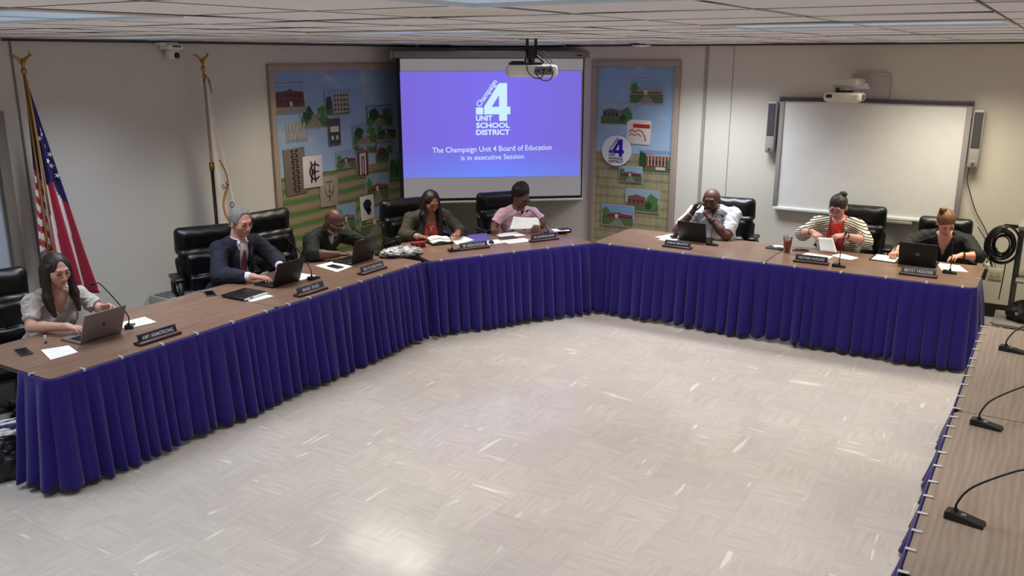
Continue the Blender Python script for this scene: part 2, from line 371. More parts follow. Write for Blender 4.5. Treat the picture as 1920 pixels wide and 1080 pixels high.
# rows: origin at inner corner, local x along the row, local y away from the open floor
def frame(ox, oy, ang):
    a = math.radians(ang); return lambda x, y, z=0: (ox+math.cos(a)*x-math.sin(a)*y, oy+math.sin(a)*x+math.cos(a)*y, z)
FL = frame(-4.92, 2.73, 90); FM = frame(-4.875, 6.43, 59.7); FR = frame(-3.96, 8.02, 0); FN = frame(-.285, 6.88, -90)
gL = None
make_table('brown wood-grain table at far left, before the woman with long dark hair', FL(0, 0), 90, 'walnut_laminate')
make_table('brown wood-grain table before the suited man and the bald man in black', FL(1.835, 0), 90, 'walnut_laminate')
make_table('brown wood-grain table set diagonally in front of the projection screen', FM(0, 0), 59.7, 'walnut_laminate')
make_table('brown wood-grain table in front of the bald man in a white polo shirt', FR(0, 0), 0, 'walnut_laminate', L=1.77)
make_table('brown wood-grain table in front of the striped cardigan and the red-haired woman', FR(1.775, 0), 0, 'walnut_laminate', L=1.77)
make_table('empty grey-brown wood-grain table on the right, farthest of the bare row', FN(0, 0), -90, 'grey_oak_laminate')
make_table('empty grey-brown wood-grain table in the bottom right corner of the photo', FN(1.835, 0), -90, 'grey_oak_laminate')
make_table('empty grey-brown table just below the bottom right edge of the photo', FN(3.67, 0), -90, 'grey_oak_laminate')

def skirt(label, pts, seed, out=1, clips=(), name='table_skirt', flare=.05, amps=1.0):
    """pleated cloth hung from a table edge; pts = plan polyline with the cloth on its right-hand side times out"""
    rnd = random.Random(seed); P = [Vector(p[:2]) for p in pts]
    seg = [(P[i+1]-P[i]).length for i in range(len(P)-1)]; tot = sum(seg); step = .009; n = int(tot/step)
    # pleat phase with irregular spacing
    ph = 0; phs = []; amp = []; a_t = 1; a_c = 1; w_ = 0
    for k in range(n+1):
        if k % 7 == 0: w_ = rnd.uniform(.038, .10); a_t = rnd.uniform(.45, 1.45)
        a_c += (a_t-a_c)*.12; ph += step/w_*2*PI*.5*1.3; phs.append(ph); amp.append(a_c)
    rows = [0, .012, .05, .08, .13, .2, .3, .42, .54, .64, .70]
    vs = []; pos = []
    for k in range(n+1):
        s = min(k*step, tot-1e-6); i = 0; q = s
        while q > seg[i] and i < len(seg)-1: q -= seg[i]; i += 1
        d = (P[i+1]-P[i]).normalized(); p = P[i]+d*q; nr = Vector((d.y, -d.x))*out
        # soften the corner direction
        for side, jj in ((q, i-1), (seg[i]-q, i+1)):
            if side < .06 and 0 <= jj < len(seg):
                d2 = (P[jj+1]-P[jj]).normalized(); n2 = Vector((d2.y, -d2.x))*out; nr = (nr*(.5+side/.12)+n2*(.5-side/.12)).normalized()
        pos.append((p, nr))
    for r, dz in enumerate(rows):
        for k in range(n+1):
            p, nr = pos[k]; h = dz/.70; g = min(1, max(0, (dz-.03)/.2))
            wv = 2*abs(math.sin(phs[k]*.5))**.55-1
            a = amps*amp[k]*(.002+.034*g**.6*(.42+.58*h))
            lean = .012*math.sin(k*.07+seed)+.008*math.sin(k*.19)
            o_ = .012+a*(1+wv)+flare*h*h*.6+lean*h
            z = TH-.004-dz*(1-.012*math.sin(k*.05+seed)) - (.012*(wv-.3)*h*amp[k])
            q = p+nr*o_
            if dz == 0: q = p+nr*.006
            vs.append((q.x, q.y, z))
    m = n+1; fs = [(r*m+k, r*m+k+1, (r+1)*m+k+1, (r+1)*m+k) for r in range(len(rows)-1) for k in range(n)]
    mb = MB().add(vs, fs, 0, True)
    o = obj(name, mb, M('royal_blue_cloth')); tag(o, label, 'table skirt')
    md = o.modifiers.new('thickness', 'SOLIDIFY'); md.thickness = .002; md.offset = -1
    cm = clip_me
    for s in clips:
        i = 0; q = s
        while q > seg[i] and i < len(seg)-1: q -= seg[i]; i += 1
        d = (P[i+1]-P[i]).normalized(); p = P[i]+d*q
        c = obj('clip', cm, parent=o, loc=(p.x, p.y, TH)); c.rotation_euler = (0, 0, math.atan2(d.y, d.x)+(0 if out > 0 else PI)+rnd.uniform(-.12, .12))
    return o
cm_ = MB().box((0, .008, .0035), (.018, .040, .004), bev=.0015).box((0, -.0115, -.010), (.018, .003, .028), bev=.001).box((0, .024, .005), (.010, .008, .003))
clip_me = cm_.mesh('clip', mat('clear_clip_plastic', (178, 178, 176), .3))
rnd = random.Random(3)
def cl(a, b, st): 
    out = []; s = a
    while s < b: out.append(s); s += st*rnd.uniform(.75, 1.25)
    return out
# cloth on the right-hand side when walking: left row towards +Y has the floor on its right
skirt('pleated royal blue cloth skirt along the left row of tables', [FL(0, .31), FL(-.0, .05), FL(.05, 0), FL(3.69, 0)], 1, clips=[.12]+cl(.50, 3.8, .30))
skirt('pleated royal blue cloth skirt on the diagonal table under the screen', [FM(-.035, 0), FM(1.84, 0)], 2, clips=cl(.15, 1.75, .36))
skirt('pleated royal blue cloth skirt along the tables by the whiteboard wall', [FR(-.01, 0), FR(3.49, 0), FR(3.535, .04), FR(3.535, .5)], 3, clips=cl(.2, 3.9, .36))
skirt('royal blue cloth skirt with many clear clips on the bare right-hand tables', [FN(0, 0), FN(5.5, 0)], 4, clips=cl(.04, 5.4, .175), flare=.17, amps=.4)
# ------------------------------------------------------------------ projection screen across the corner
S = thing('projection_screen', 'large pull-down projection screen showing a blue school district slide across the corner', 'projection screen', (-5.3, 9.85, 0), 40)
xa, xb = -2.12, .28
obj('housing', MB().box(((xa+xb)/2, 0, 2.625), (xb-xa, .085, .085), bev=.02), mat('housing_enamel', (140, 132, 128), .5), S)
for x in (xa-.012, xb+.012): obj('end_cap', MB().box((x, 0, 2.622), (.03, .10, .10), bev=.015), mat('housing_cap', (150, 146, 140), .5), S)
obj('ceiling_bracket', MB().box((xa+.3, 0, 2.70), (.04, .05, .07)).box((xb-.3, 0, 2.70), (.04, .05, .07)), M('dgrey'), S)
obj('border', MB().box(((-2.075+.265)/2, 0, 1.725), (2.34, .003, 1.76)), M('border'), S)
obj('screen_cloth', MB().box(((-2.03+.22)/2, -.0025, 1.727), (2.25, .001, 1.70)), M('screenw'), S)
obj('bottom_bar', MB().box(((-2.085+.27)/2, 0, .832), (2.36, .03, .028), bev=.008), M('white'), S)
sl = MB().quad((-2.03, -.0045, 1.142), (.205, -.0045, 1.128), (.20, -.0045, 2.43), (-2.035, -.0045, 2.425))
slide = obj('projected_slide', sl, glow('slide_light', (106, 140, 255), (124, 108, 238), .95, 1.5, 1.15), S)
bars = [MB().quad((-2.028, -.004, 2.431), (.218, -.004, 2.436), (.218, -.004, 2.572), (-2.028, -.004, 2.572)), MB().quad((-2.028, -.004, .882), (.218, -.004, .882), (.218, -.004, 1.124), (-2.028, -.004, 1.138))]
def em(name, rgb, st):
    # emission material: slide letters, and glow quads added to brighten the blank screen cloth
    t = NT(name); t.b.inputs['Base Color'].default_value = (.1, .1, .1, 1)
    f = t.noise(t.tc.outputs['Object'], 3, 1); t.L.new(t.mix(f, rgb, tuple(min(255, c+4) for c in rgb)), t.b.inputs['Emission Color']); t.b.inputs['Emission Strength'].default_value = st; return t.m
EMW = em('slide_letter_light', (205, 240, 255), .95)
def logo(parent, cx, cz, wid, y, m_four, m_txt, m_script, th=.0006, script=True):
    """district emblem: slanting script word, block 4 with a square dot, three stacked words"""
    k = wid/212; X = lambda u: cx+(u-636)*k; Z = lambda v: cz-(v-466)*k
    def poly(pts): mb.prism([(X(a), Z(b)) for a, b in pts], y-th, y)
    mb = MB()
    poly([(672, 540), (722, 540), (722, 314), (672, 314)])
    poly([(580, 500), (672, 500), (672, 455), (580, 455)]); poly([(722, 500), (742, 500), (742, 455), (722, 455)])
    poly([(580, 455), (627, 455), (672, 385), (672, 314)])
    poly([(530, 500), (574, 500), (574, 458), (530, 458)])
    obj('emblem_four', mb, m_four, parent)
    for s, u, v, wd in (('UNIT', 580, 523, 100), ('SCHOOL', 634, 566, 208), ('DISTRICT', 634, 608, 208)):
        fit_text('lettering', s, wd*k, 33*k, (X(u), y-th, Z(v)), m_txt, parent, bold=.035)
    if script: fit_text('lettering', 'Champaign', 186*k, 44*k, (X(600), y-th, Z(376)), m_script, parent, rot=-math.radians(54), bold=.015)
LBm = em('blank_band_glow', (118, 113, 116), 1.05)
for b_ in bars: obj('added_glow_band', b_, LBm, S)  # added glow, stands in for light falling on the bare cloth
logo(slide, -.905, 1.978, .428, -.006, EMW, EMW, EMW)
fit_text('lettering', 'The Champaign Unit 4 Board of Education', 1.50, .088, (-.915, -.006, 1.478), EMW, slide, rot=-.012, bold=.004)
fit_text('lettering', 'is in executive Session', .79, .062, (-.915, -.006, 1.385), EMW, slide, rot=-.012, bold=.004)
obj('housing_badge', MB().box((.16, -.044, 2.612), (.06, .003, .014)), M('black'), S)
# ------------------------------------------------------------------ painted mural panels
def col(n, c): return mat('paint_'+n, c, .6, spec=.3, vary=.32 if n.startswith('pic') else .08, scale=38 if n.startswith('pic') else 12)
def mural(label, loc, rz, x0, x1, z0, z1, paint, fw=.075):
    t = thing('mural_panel', label, 'mural', loc, rz)
    f = MB()
    for cx, cz, dx, dz in (((x0+x1)/2, z1-fw/2, x1-x0, fw), ((x0+x1)/2, z0+fw/2, x1-x0, fw), (x0+fw/2, (z0+z1)/2, fw, z1-z0-2*fw), (x1-fw/2, (z0+z1)/2, fw, z1-z0-2*fw)):
        f.box((cx, -.022, cz), (dx, .044, dz), bev=.008)
    obj('frame', f, M('casing'), t)
    obj('painted_board', MB().box(((x0+x1)/2, -.008, (z0+z1)/2), (x1-x0-.02, .016, z1-z0-.02)), M(paint), t)
    return t
def pic(par, x0, z0, x1, z1, kind, wall=(120, 60, 52), sky=(140, 168, 196), y=-.017, dy=0, tilt=0, seed=0, border=(206, 202, 192)):
    """small painted picture of a building standing off the mural board"""
    r = random.Random(seed); W, H = x1-x0, z1-z0; cx, cz = (x0+x1)/2, (z0+z1)/2; b = min(W, H)*.035
    mats = [col('pic_border_%d' % border[0], border), col('pic_sky_%d' % sky[0], sky), col('pic_lawn', (78, 102, 64)), col('pic_wall_%d_%d' % (wall[0], wall[1]), wall), col('pic_window', (52, 54, 62)), col('pic_tree', (38, 74, 40)), col('pic_drive', (132, 124, 114)), col('pic_trim', (196, 190, 176)), col('pic_tree_light', (74, 118, 62))]
    mb = MB(); Y = y-dy; th = .005; mb.box((0, Y-th/2, 0), (W, th, H)); L = [Y-th]
    def R(a, c, d, e, mi):      # picture coordinates 0..1
        L[0] -= .0004; X = lambda u: -W/2+b+(W-2*b)*u; Z = lambda v: -H/2+b+(H-2*b)*v
        mb.quad((X(a), L[0], Z(c)), (X(d), L[0], Z(c)), (X(d), L[0], Z(e)), (X(a), L[0], Z(e)), mi)
    def P(pts, mi):
        L[0] -= .0004; X = lambda u: -W/2+b+(W-2*b)*u; Z = lambda v: -H/2+b+(H-2*b)*v
        mb.add([(X(u), L[0], Z(v)) for u, v in pts], [tuple(range(len(pts)))], mi)
    def tree(u, v, ru, rv, mi=5):
        P([(min(1, max(0, u+ru*(1+.16*math.sin(5*a+seed))*math.cos(a))), min(1, max(0, v+rv*(1+.16*math.cos(4*a+seed))*math.sin(a)))) for a in [2*PI*k/14 for k in range(14)]], mi)
    if kind in ('wide', 'tower', 'cols', 'long', 'gable'):
        R(0, 0, 1, 1, 1); R(0, 0, 1, .38, 2)
        if kind == 'wide':      # two storey brick front with centre gable
            P([(.03, .2), (.97, .22), (.97, .72), (.6, .78), (.52, .86), (.42, .78), (.03, .74)], 3)
            for k in range(9):
                for v in (.32, .54): u = .07+k*.1; R(u, v, u+.045, v+.14, 4)
            P([(0, 0), (1, 0), (1, .18), (0, .2)], 6); R(.47, .22, .55, .38, 7)
        if kind == 'tower':
            P([(.3, .04), (.98, .1), (.98, .93), (.3, .93)], 3)
            for k in range(5):
                for v in (.16, .36, .56, .76): u = .36+k*.125; R(u, v, u+.06, v+.1, 4)
            tree(.13, .5, .12, .3)
        if kind == 'cols':
            P([(.2, .22), (.97, .2), (.97, .74), (.2, .84)], 3); R(.2, .76, .97, .80, 7)
            for k in range(7): u = .26+k*.1; R(u, .3, u+.02, .74, 7); R(u+.035, .4, u+.075, .56, 4)
            R(.5, .12, .78, .26, 7); tree(.1, .55, .12, .4); tree(.93, .4, .09, .25, 8)
        if kind == 'long':
            P([(.03, .36), (.97, .38), (.97, .56), (.62, .60), (.55, .66), (.4, .62), (.03, .56)], 3); R(.05, .42, .95, .47, 4); R(.42, .38, .52, .56, 7)
            P([(.25, 0), (.75, 0), (.56, .36), (.46, .36)], 6); tree(.12, .66, .12, .2, 8)
        if kind == 'gable':
            P([(.06, .28), (.6, .28), (.6, .66), (.33, .76), (.06, .66)], 3)
            for k in range(4): u = .1+k*.125; R(u, .38, u+.06, .54, 4)
            tree(.8, .45, .19, .36, 8); tree(.7, .3, .1, .18)
    if kind == 'park':
        R(0, 0, 1, 1, 1); R(0, 0, 1, .45, 2); P([(.1, 0), (.8, 0), (.58, .42), (.44, .42)], 6); tree(.25, .6, .2, .3); tree(.78, .62, .18, .26, 8); R(.38, .38, .72, .54, 3)
    if kind == 'door':
        R(0, 0, 1, 1, 3); R(.2, .06, .8, .94, 7); R(.36, .06, .64, .8, 4); R(.45, .1, .55, .74, 7)
    if kind == 'doorway':
        R(0, 0, 1, 1, 3); R(.12, .5, .88, .72, 7); R(.12, .08, .46, .44, 4); R(.54, .08, .88, .44, 4); R(.2, .2, .4, .36, 7); R(.6, .2, .8, .36, 7); R(0, .48, 1, .5, 4)
    o = obj('picture', mb, mats, par, (cx, 0, cz)); o.rotation_euler = (0, math.radians(tilt), 0); return o, Y-th
ML = mural('large painted mural of school buildings over striped fields, left of the screen', (XL, 0, 0), 90, 6.735, 9.12, .10, 2.52, 'mural_paint_fields')
PL = {'p1': (6.786,2.003,7.251,2.317),'p2': (7.560,1.938,7.987,2.225),'p3': (7.171,1.814,7.612,2.100),'p4': (7.593,1.597,7.796,1.909),'p6': (8.278,1.771,8.758,2.019),'p7': (8.461,1.597,8.825,1.801),'p8': (8.005,1.567,8.447,1.807),'p9': (8.008,1.448,8.459,1.602),'p10': (7.702,1.312,8.040,1.515),'p11': (8.052,1.183,8.261,1.495),'p12': (8.418,1.326,8.733,1.569),'p13': (8.643,1.089,8.876,1.419),'p17': (8.208,0.830,8.660,1.200),'p19': (7.656,0.540,7.995,0.897),'p20': (8.057,0.432,8.646,0.781)}
KL = {'p1': ('wide', (104, 56, 52)), 'p2': ('tower', (158, 150, 142)), 'p3': ('park', (132, 116, 100)), 'p4': ('doorway', (74, 72, 78)), 'p6': ('park', (96, 80, 84)), 'p7': ('long', (104, 62, 56)), 'p8': ('park', (158, 150, 134)), 'p9': ('long', (122, 126, 132)), 'p10': ('long', (110, 64, 48)), 'p11': ('door', (112, 40, 40)), 'p12': ('gable', (104, 62, 66)), 'p13': ('gable', (84, 96, 60)), 'p17': ('long', (126, 74, 52)), 'p19': ('long', (110, 104, 96)), 'p20': ('long', (158, 132, 98))}
ORD = ['p7', 'p6', 'p12', 'p13', 'p9', 'p8', 'p10', 'p11', 'p3', 'p2', 'p4', 'p1', 'p17', 'p20', 'p19']
for n, k in enumerate(ORD):
    a = PL[k]; kd, wc = KL[k]; bd = (92, 96, 96) if k in ('p4', 'p6', 'p12') else (150, 150, 144) if k != 'p1' else (172, 160, 158)
    pic(ML, *a, kd, wc, sky=((120, 150, 186) if n % 2 else (132, 160, 184)), dy=.0045*(n % 4), seed=n, border=bd)
def card(par, x0, z0, x1, z1, c, nm='card', dy=.02, tilt=0):
    o = obj(nm, MB().box((0, -.017-dy, 0), (x1-x0, .008, z1-z0), bev=.002), col('card_%d_%d' % (c[0], c[2]), c), par, ((x0+x1)/2, 0, (z0+z1)/2)); o.rotation_euler = (0, math.radians(tilt), 0); return o, -.0215-dy
# pale relief sign, letters too worn to read: raised slabs only
o, y = card(ML, 6.943, 1.687, 7.267, 1.905, (150, 156, 158), 'relief_sign', 0); mb = MB(); r = random.Random(5)
for row, n in ((.055, 5), (-.045, 7)):
    for k in range(n):
        u = -.13+(k+.5)*.26/n
        mb.box((u, y-.004, row), (.024, .008, .075), rot=(0, r.uniform(-.25, .25), 0)).box((u+.008, y-.005, row+r.uniform(-.03, .03)), (.02, .008, .014))
obj('relief_shapes', mb, col('relief_stone', (176, 168, 158)), o)
# carved brown panel
o, y = card(ML, 6.881, 1.104, 7.206, 1.620, (116, 104, 92), 'carved_panel', .006, -2); mb = MB()
for k in range(8):
    z = .225-k*.06
    for sx in (-1, 1):
        mb.prism([(sx*.004, z), (sx*.05, z+.02), (sx*.05, z-.012)][::sx], y-.002, y); mb.prism([(sx*.004, z-.02), (sx*.045, z-.022), (sx*.02, z-.045)][::sx], y-.002, y)
obj('carving', mb, col('carving_dark', (28, 26, 26)), o)
# white card with an interlaced monogram
o, y = card(ML, 7.156, 1.156, 7.459, 1.511, (214, 208, 206), 'monogram_card', .012, 1); mb = MB(); q = lambda pts, r_: mb.tube([(a, y-.003, b) for a, b in pts], r_, n=6)
q([(.03+.085*math.cos(a), .0+.085*math.sin(a)) for a in [math.radians(45+i*18) for i in range(16)]], .009)
for sx in (-.035, .035): q([(sx, .12), (sx*.55, .03), (sx*.55, -.03), (sx, -.12)], .009)
q([(-.03, .02), (.035, .02)], .007); q([(-.03, -.02), (.035, -.02)], .007); q([(-.02, 0), (.09, 0)], .006)
obj('monogram', mb, col('monogram_dark', (58, 28, 30)), o)
# beige crest card
o, y = card(ML, 7.410, 0.901, 7.706, 1.255, (160, 148, 132), 'crest_card', .008, 1.5); mb = MB(); q = lambda pts, r_: mb.tube([(a, y-.002, b) for a, b in pts], r_, n=5)
q([(-.07, .06), (-.07, -.01), (-.04, -.05), (0, -.065), (.04, -.05), (.07, -.01), (.07, .06)], .005); q([(0, .09), (0, -.11)], .005); q([(-.05, .11), (.05, .11)], .005); q([(-.03, -.01), (.0, .02), (.035, -.02), (.06, .0)], .004)
obj('crest_lines', mb, col('crest_line', (88, 80, 76)), o)
o, y = card(ML, 8.075, 0.644, 8.325, 0.945, (208, 204, 196), 'badge_card', .02, -2); mb = MB()
for cx, cz, r_ in ((0, .03, .075), (.02, -.05, .045)):
    mb.prism([(cx+r_*math.cos(a)*(1+.1*math.sin(3*a)), cz+r_*math.sin(a)) for a in [2*PI*k/16 for k in range(16)]], y-.0006, y)
obj('badge_blot', mb, col('badge_ink', (26, 26, 28)), o)
MR = mural('narrow painted mural with a round white district emblem, right of the screen', (0, YR, 0), 0, -5.0, -3.85, .12, 2.56, 'mural_paint_stubble')
for n, (k, a, kd, wc) in enumerate((('b', (-4.871,1.791,-4.432,2.054), 'gable', (96, 92, 88)), ('a', (-4.488,2.049,-4.042,2.343), 'long', (146, 130, 108)), ('f', (-4.593,1.098,-4.276,1.300), 'long', (122, 56, 48)), ('e', (-4.339,1.229,-3.883,1.510), 'cols', (126, 72, 62)), ('g', (-4.499,0.739,-4.043,1.026), 'gable', (132, 72, 62)), ('h', (-4.818,0.534,-4.368,0.805), 'long', (132, 52, 44)))):
    pic(MR, *a, kd, wc, sky=((120, 152, 180) if n % 2 else (142, 166, 182)), dy=.005*(n % 3), seed=20+n, border=(172, 178, 166))
o, y = card(MR, -4.510, 1.567, -4.195, 1.858, (216, 206, 200), 'pennant_card', .004, 1.5); mb = MB().box((.035, y-.001, .075), (.22, .002, .045)); q = lambda pts, r_: mb.tube([(a, y-.002, b) for a, b in pts], r_, n=5)
q([(-.12, 0), (-.08, .03), (-.04, .0), (0, .03), (.05, .01), (.09, -.05), (.1, -.1)], .006); q([(-.12, -.05), (-.09, -.02), (-.05, -.04), (0, -.02), (.04, -.05)], .005)
obj('pennant_marks', mb, col('mark_red', (178, 44, 42)), o)
mb = MB(); n = 40; mb.prism([(.199*math.cos(2*PI*k/n), .186*math.sin(2*PI*k/n)) for k in range(n)], -.046, -.034)
D_ = obj('emblem_disc', mb, col('disc_white', (214, 212, 216)), MR, (-4.629, 0, 1.476))
logo(D_, .0, 0.0, .20, -.0465, col('emblem_blue', (36, 28, 150)), col('emblem_ink', (30, 28, 60)), col('emblem_ink', (30, 28, 60)))
# ------------------------------------------------------------------ whiteboard wall
Wb = thing('whiteboard', 'wide white interactive board with grey frame and dark top rail on the right wall', 'whiteboard', (-1.715, YR, 0))
hw = .935
obj('writing_surface', MB().box((0, -.045, 1.555), (2*hw-.04, .02, 1.2)), M('board'), Wb)
obj('top_rail', MB().box((0, -.047, 2.150), (2*hw+.02, .06, .042), bev=.006), mat('dark_rail', (66, 58, 72), .4), Wb)
for s in (-1, 1):
    obj('side_rail', MB().box((s*(hw-.012), -.047, 1.555), (.05, .055, 1.2), bev=.006), M('alu'), Wb)
    obj('corner_cap', MB().box((s*(hw-.005), -.048, 2.148), (.05, .065, .05), bev=.008), mat('dark_rail', (66, 58, 72), .4), Wb)
obj('bottom_rail', MB().box((0, -.047, .945), (2*hw+.01, .06, .035), bev=.006), M('white'), Wb)
tr = obj('pen_tray', MB().box((.355, -.085, .905), (.34, .10, .018), bev=.006).box((.355, -.135, .915), (.34, .012, .03), bev=.004), M('alu'), Wb)
obj('wall_standoff', MB().box((0, -.018, 1.55), (1.2, .036, .9)), M('dgrey'), Wb)
def wall_speaker(label, x, zb, zt):
    t = thing('wall_speaker', label, 'speaker', (x, YR, 0), 0, None); h = zt-zb; w_ = .105
    obj('body', MB().box((0, -.065, (zb+zt)/2), (w_, .10, h), bev=.02), mat('speaker_shell', (164, 160, 156), .45), t)
    obj('grille', MB().box((0, -.115, zt-.20), (w_-.026, .012, .35), bev=.005, seg=3), mat('speaker_mesh', (74, 72, 78), .8, bump=.6, bscale=500), t)
    k = obj('control_plate', MB().box((0, -.1155, zb+.045), (w_-.04, .006, .06), bev=.003), M('grey'), t)
    obj('knob', MB().lathe([(.011, 0), (.011, .008), (.008, .010)], mtx=Matrix.Translation((0, -.118, zb+.045)) @ Matrix.Rotation(PI/2, 4, 'X'), n=14), M('dgrey'), k)
    obj('bracket', MB().box((0, -.008, (zb+zt)/2), (.05, .02, h*.7)), M('dgrey'), t)
    return t
wall_speaker('slim grey wall speaker left of the whiteboard', -2.735, 1.56, 2.125)
wall_speaker('slim grey wall speaker right of the whiteboard, with a cable hanging from it', -.70, 1.52, 2.095)
def wire(label, pts, r=.004, m='black', name='cable', cat='cable', group=None, par=None):
    P = [Vector(p) for p in pts]; out = []
    for i in range(len(P)-1):       # catmull-rom
        p0, p1, p2, p3 = P[max(i-1, 0)], P[i], P[i+1], P[min(i+2, len(P)-1)]
        for k in range(6):
            t = k/6; out.append(.5*((2*p1)+(-p0+p2)*t+(2*p0-5*p1+4*p2-p3)*t*t+(-p0+3*p1-3*p2+p3)*t**3))
    out.append(P[-1]); mb = MB().tube(out, r, n=6)
    return obj(name, mb, M(m), par) if par else tag(obj(name, mb, M(m)), label, cat, group)
wire('black cable running down the wall from the right speaker to the equipment cart', [(-.73, 9.93, 1.52), (-.735, 9.96, 1.40), (-.70, 9.965, 1.28), (-.62, 9.97, 1.08), (-.52, 9.97, .92), (-.45, 9.9, .80), (-.36, 9.72, .74)], .0045)
# short-throw projector on its wall arm
T_ = thing('wall_projector', 'white short-throw projector on a wall arm above the whiteboard', 'projector', (-1.78, YR, 0))
pl = MB(); pts = []; W_, H_ = .40, .275
for cx, cz, a0 in ((.14, .075, 0), (-.14, .075, 90)):
    for k in range(7): a = math.radians(a0+15*k); pts.append((cx+.06*math.cos(a), cz+.06*math.sin(a)))
pts += [(-.20, -.135), (.20, -.135)]
obj('wall_plate', pl.prism([(a, b) for a, b in pts][::-1], -.03, -.002), mat('projector_plate', (178, 166, 166), .5), T_, (.02, 0, 2.305))
obj('arm', MB().box((-.08, -.24, 2.345), (.13, .46, .075), bev=.02).prism([(-.11, 2.335), (.01, 2.335), (.04, 2.275), (-.11, 2.275)][::-1], -.12, -.02), M('white'), T_)
obj('mount_block', MB().box((-.16, -.42, 2.345), (.22, .16, .09), bev=.02).box((-.20, -.42, 2.275), (.09, .10, .03)), mat('projector_mount', (198, 192, 186), .5), T_)
bd = obj('body', MB().box((-.12, -.52, 2.205), (.36, .28, .085), bev=.028, seg=3).box((-.12, -.54, 2.168), (.30, .20, .03), bev=.012), M('offwhite'), T_); 
obj('lens_window', MB().box((-.245, -.655, 2.215), (.06, .016, .035), bev=.005), M('black'), bd)
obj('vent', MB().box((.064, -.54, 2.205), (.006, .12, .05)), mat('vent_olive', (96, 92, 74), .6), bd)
obj('vent', MB().box((.0, -.662, 2.205), (.05, .006, .045)), mat('vent_cream', (196, 188, 150), .5), bd)  # front vent in plain cream
obj('joint', MB().box((-.14, -.45, 2.258), (.16, .10, .018)).lathe([(.018, 0), (.018, .05)], (-.2, -.5, 2.245)), M('black'), T_)
# ------------------------------------------------------------------ hanging projector
T_ = thing('ceiling_projector', 'white projector with looping black cables hanging from the ceiling before the screen', 'projector', (-3.74, 6.36, 0), 36)
obj('ceiling_plate', MB().box((-.035, 0, 2.68), (.022, .03, .12)).box((.035, 0, 2.68), (.022, .03, .12)).box((0, 0, 2.635), (.092, .03, .10)), M('black'), T_)
obj('mount_frame', MB().box((-.05, 0, 2.545), (.26, .20, .02)).box((.0, 0, 2.585), (.05, .05, .09)).box((-.12, -.06, 2.556), (.1, .03, .02)).tube([(.03, 0, 2.62), (.10, -.04, 2.55)], .008).tube([(-.03, 0, 2.62), (-.06, -.04, 2.55)], .008), M('black'), T_)
bd = obj('body', MB().box((.0, 0, 2.487), (.40, .30, .095), bev=.024, seg=3), M('white'), T_)
obj('connector_panel', MB().box((.085, -.152, 2.49), (.14, .008, .06)), M('grey'), bd)
for k in range(3): obj('plug', MB().box((.04+k*.045, -.165, 2.492+.008*(k % 2)), (.024, .03, .018), bev=.004), M('black'), bd)
for i, pts in enumerate(([(.02, -.01, 2.63), (.09, -.06, 2.60), (.14, -.14, 2.54), (.13, -.175, 2.495)], [(-.03, -.05, 2.60), (-.05, -.17, 2.50), (.0, -.19, 2.44), (.06, -.19, 2.435), (.085, -.18, 2.49)], [(.0, -.05, 2.60), (.02, -.17, 2.47), (.08, -.2, 2.415), (.14, -.19, 2.43), (.16, -.17, 2.49)], [(.03, 0, 2.65), (.11, -.05, 2.62), (.16, -.1, 2.55), (.15, -.16, 2.5)])):
    wire('', pts, .0042, par=T_)
# ------------------------------------------------------------------ small things on walls and ceiling
T_ = thing('dome_camera', 'white pan-tilt camera fixed high on the left wall near the second flag', 'camera', (XL, 5.53, 0), 90)
obj('bracket', MB().box((-.04, -.05, 2.712), (.2, .10, .03), bev=.008), M('white'), T_)
b_ = obj('head', MB().box((0, -.08, 2.625), (.13, .11, .10), bev=.04, seg=3), M('white'), T_)
obj('base', MB().box((0, -.07, 2.685), (.17, .13, .045), bev=.012), M('white'), T_)
obj('lens', MB().lathe([(.028, 0), (.028, .02), (.018, .026)], mtx=Matrix.Translation((.0, -.125, 2.61)) @ Matrix.Rotation(PI/2, 4, 'X')), M('black'), b_)
obj('sensor_bar', MB().box((.01, -.137, 2.69), (.09, .006, .014)), M('black'), T_)
T_ = thing('ceiling_speaker', 'small dark-rimmed round disc on the ceiling just right of the screen', 'ceiling sensor', (-3.95, 9.05, CEIL))
obj('rim', MB().lathe([(.13, 0), (.13, -.014), (.10, -.02)], n=28), M('black'), T_); obj('dome', MB().lathe([(.11, -.004), (.105, -.022), (.06, -.034), (.01, -.038)], n=28), M('white'), T_)
T_ = thing('thermostat', 'tiny white wall sensor above the right end of the whiteboard wall cables', 'wall sensor', (-.42, YR, 1.28)); T_['label'] = 'small beige socket plate on the right wall behind the table end'
T_.location = (-.37, YR, .45); obj('cover_plate', MB().box((0, -.004, 0), (.12, .008, .12), bev=.003), mat('beige_plate', (196, 186, 160), .5), T_)
for s in (-.03, .03): obj('socket', MB().box((s, -.009, 0), (.032, .003, .06), bev=.001), mat('beige_socket', (176, 164, 138), .5), T_)
T_['category'] = 'wall socket'; T_.name = 'wall_socket'
T_ = thing('wall_heater', 'low grey metal heater casing against the left wall behind the suited man', 'heater', (XL, 5.27, 0), 90)
obj('casing', MB().box((0, -.16, .20), (.44, .30, .40), bev=.01), mat('heater_enamel', (158, 156, 156), .5), T_)
g_ = MB()
for k in range(7): g_.box((-.18+k*.06, -.17, .403), (.035, .22, .006))
obj('grille', g_, mat('heater_grille', (84, 84, 86), .6), T_)
tag(obj('floor_mat', MB().box((-6.86, 3.35, .006), (.62, 1.1, .012), bev=.004), mat('mat_rubber', (26, 22, 20), .9)), 'dark mat on the floor by the door behind the left table', 'mat')
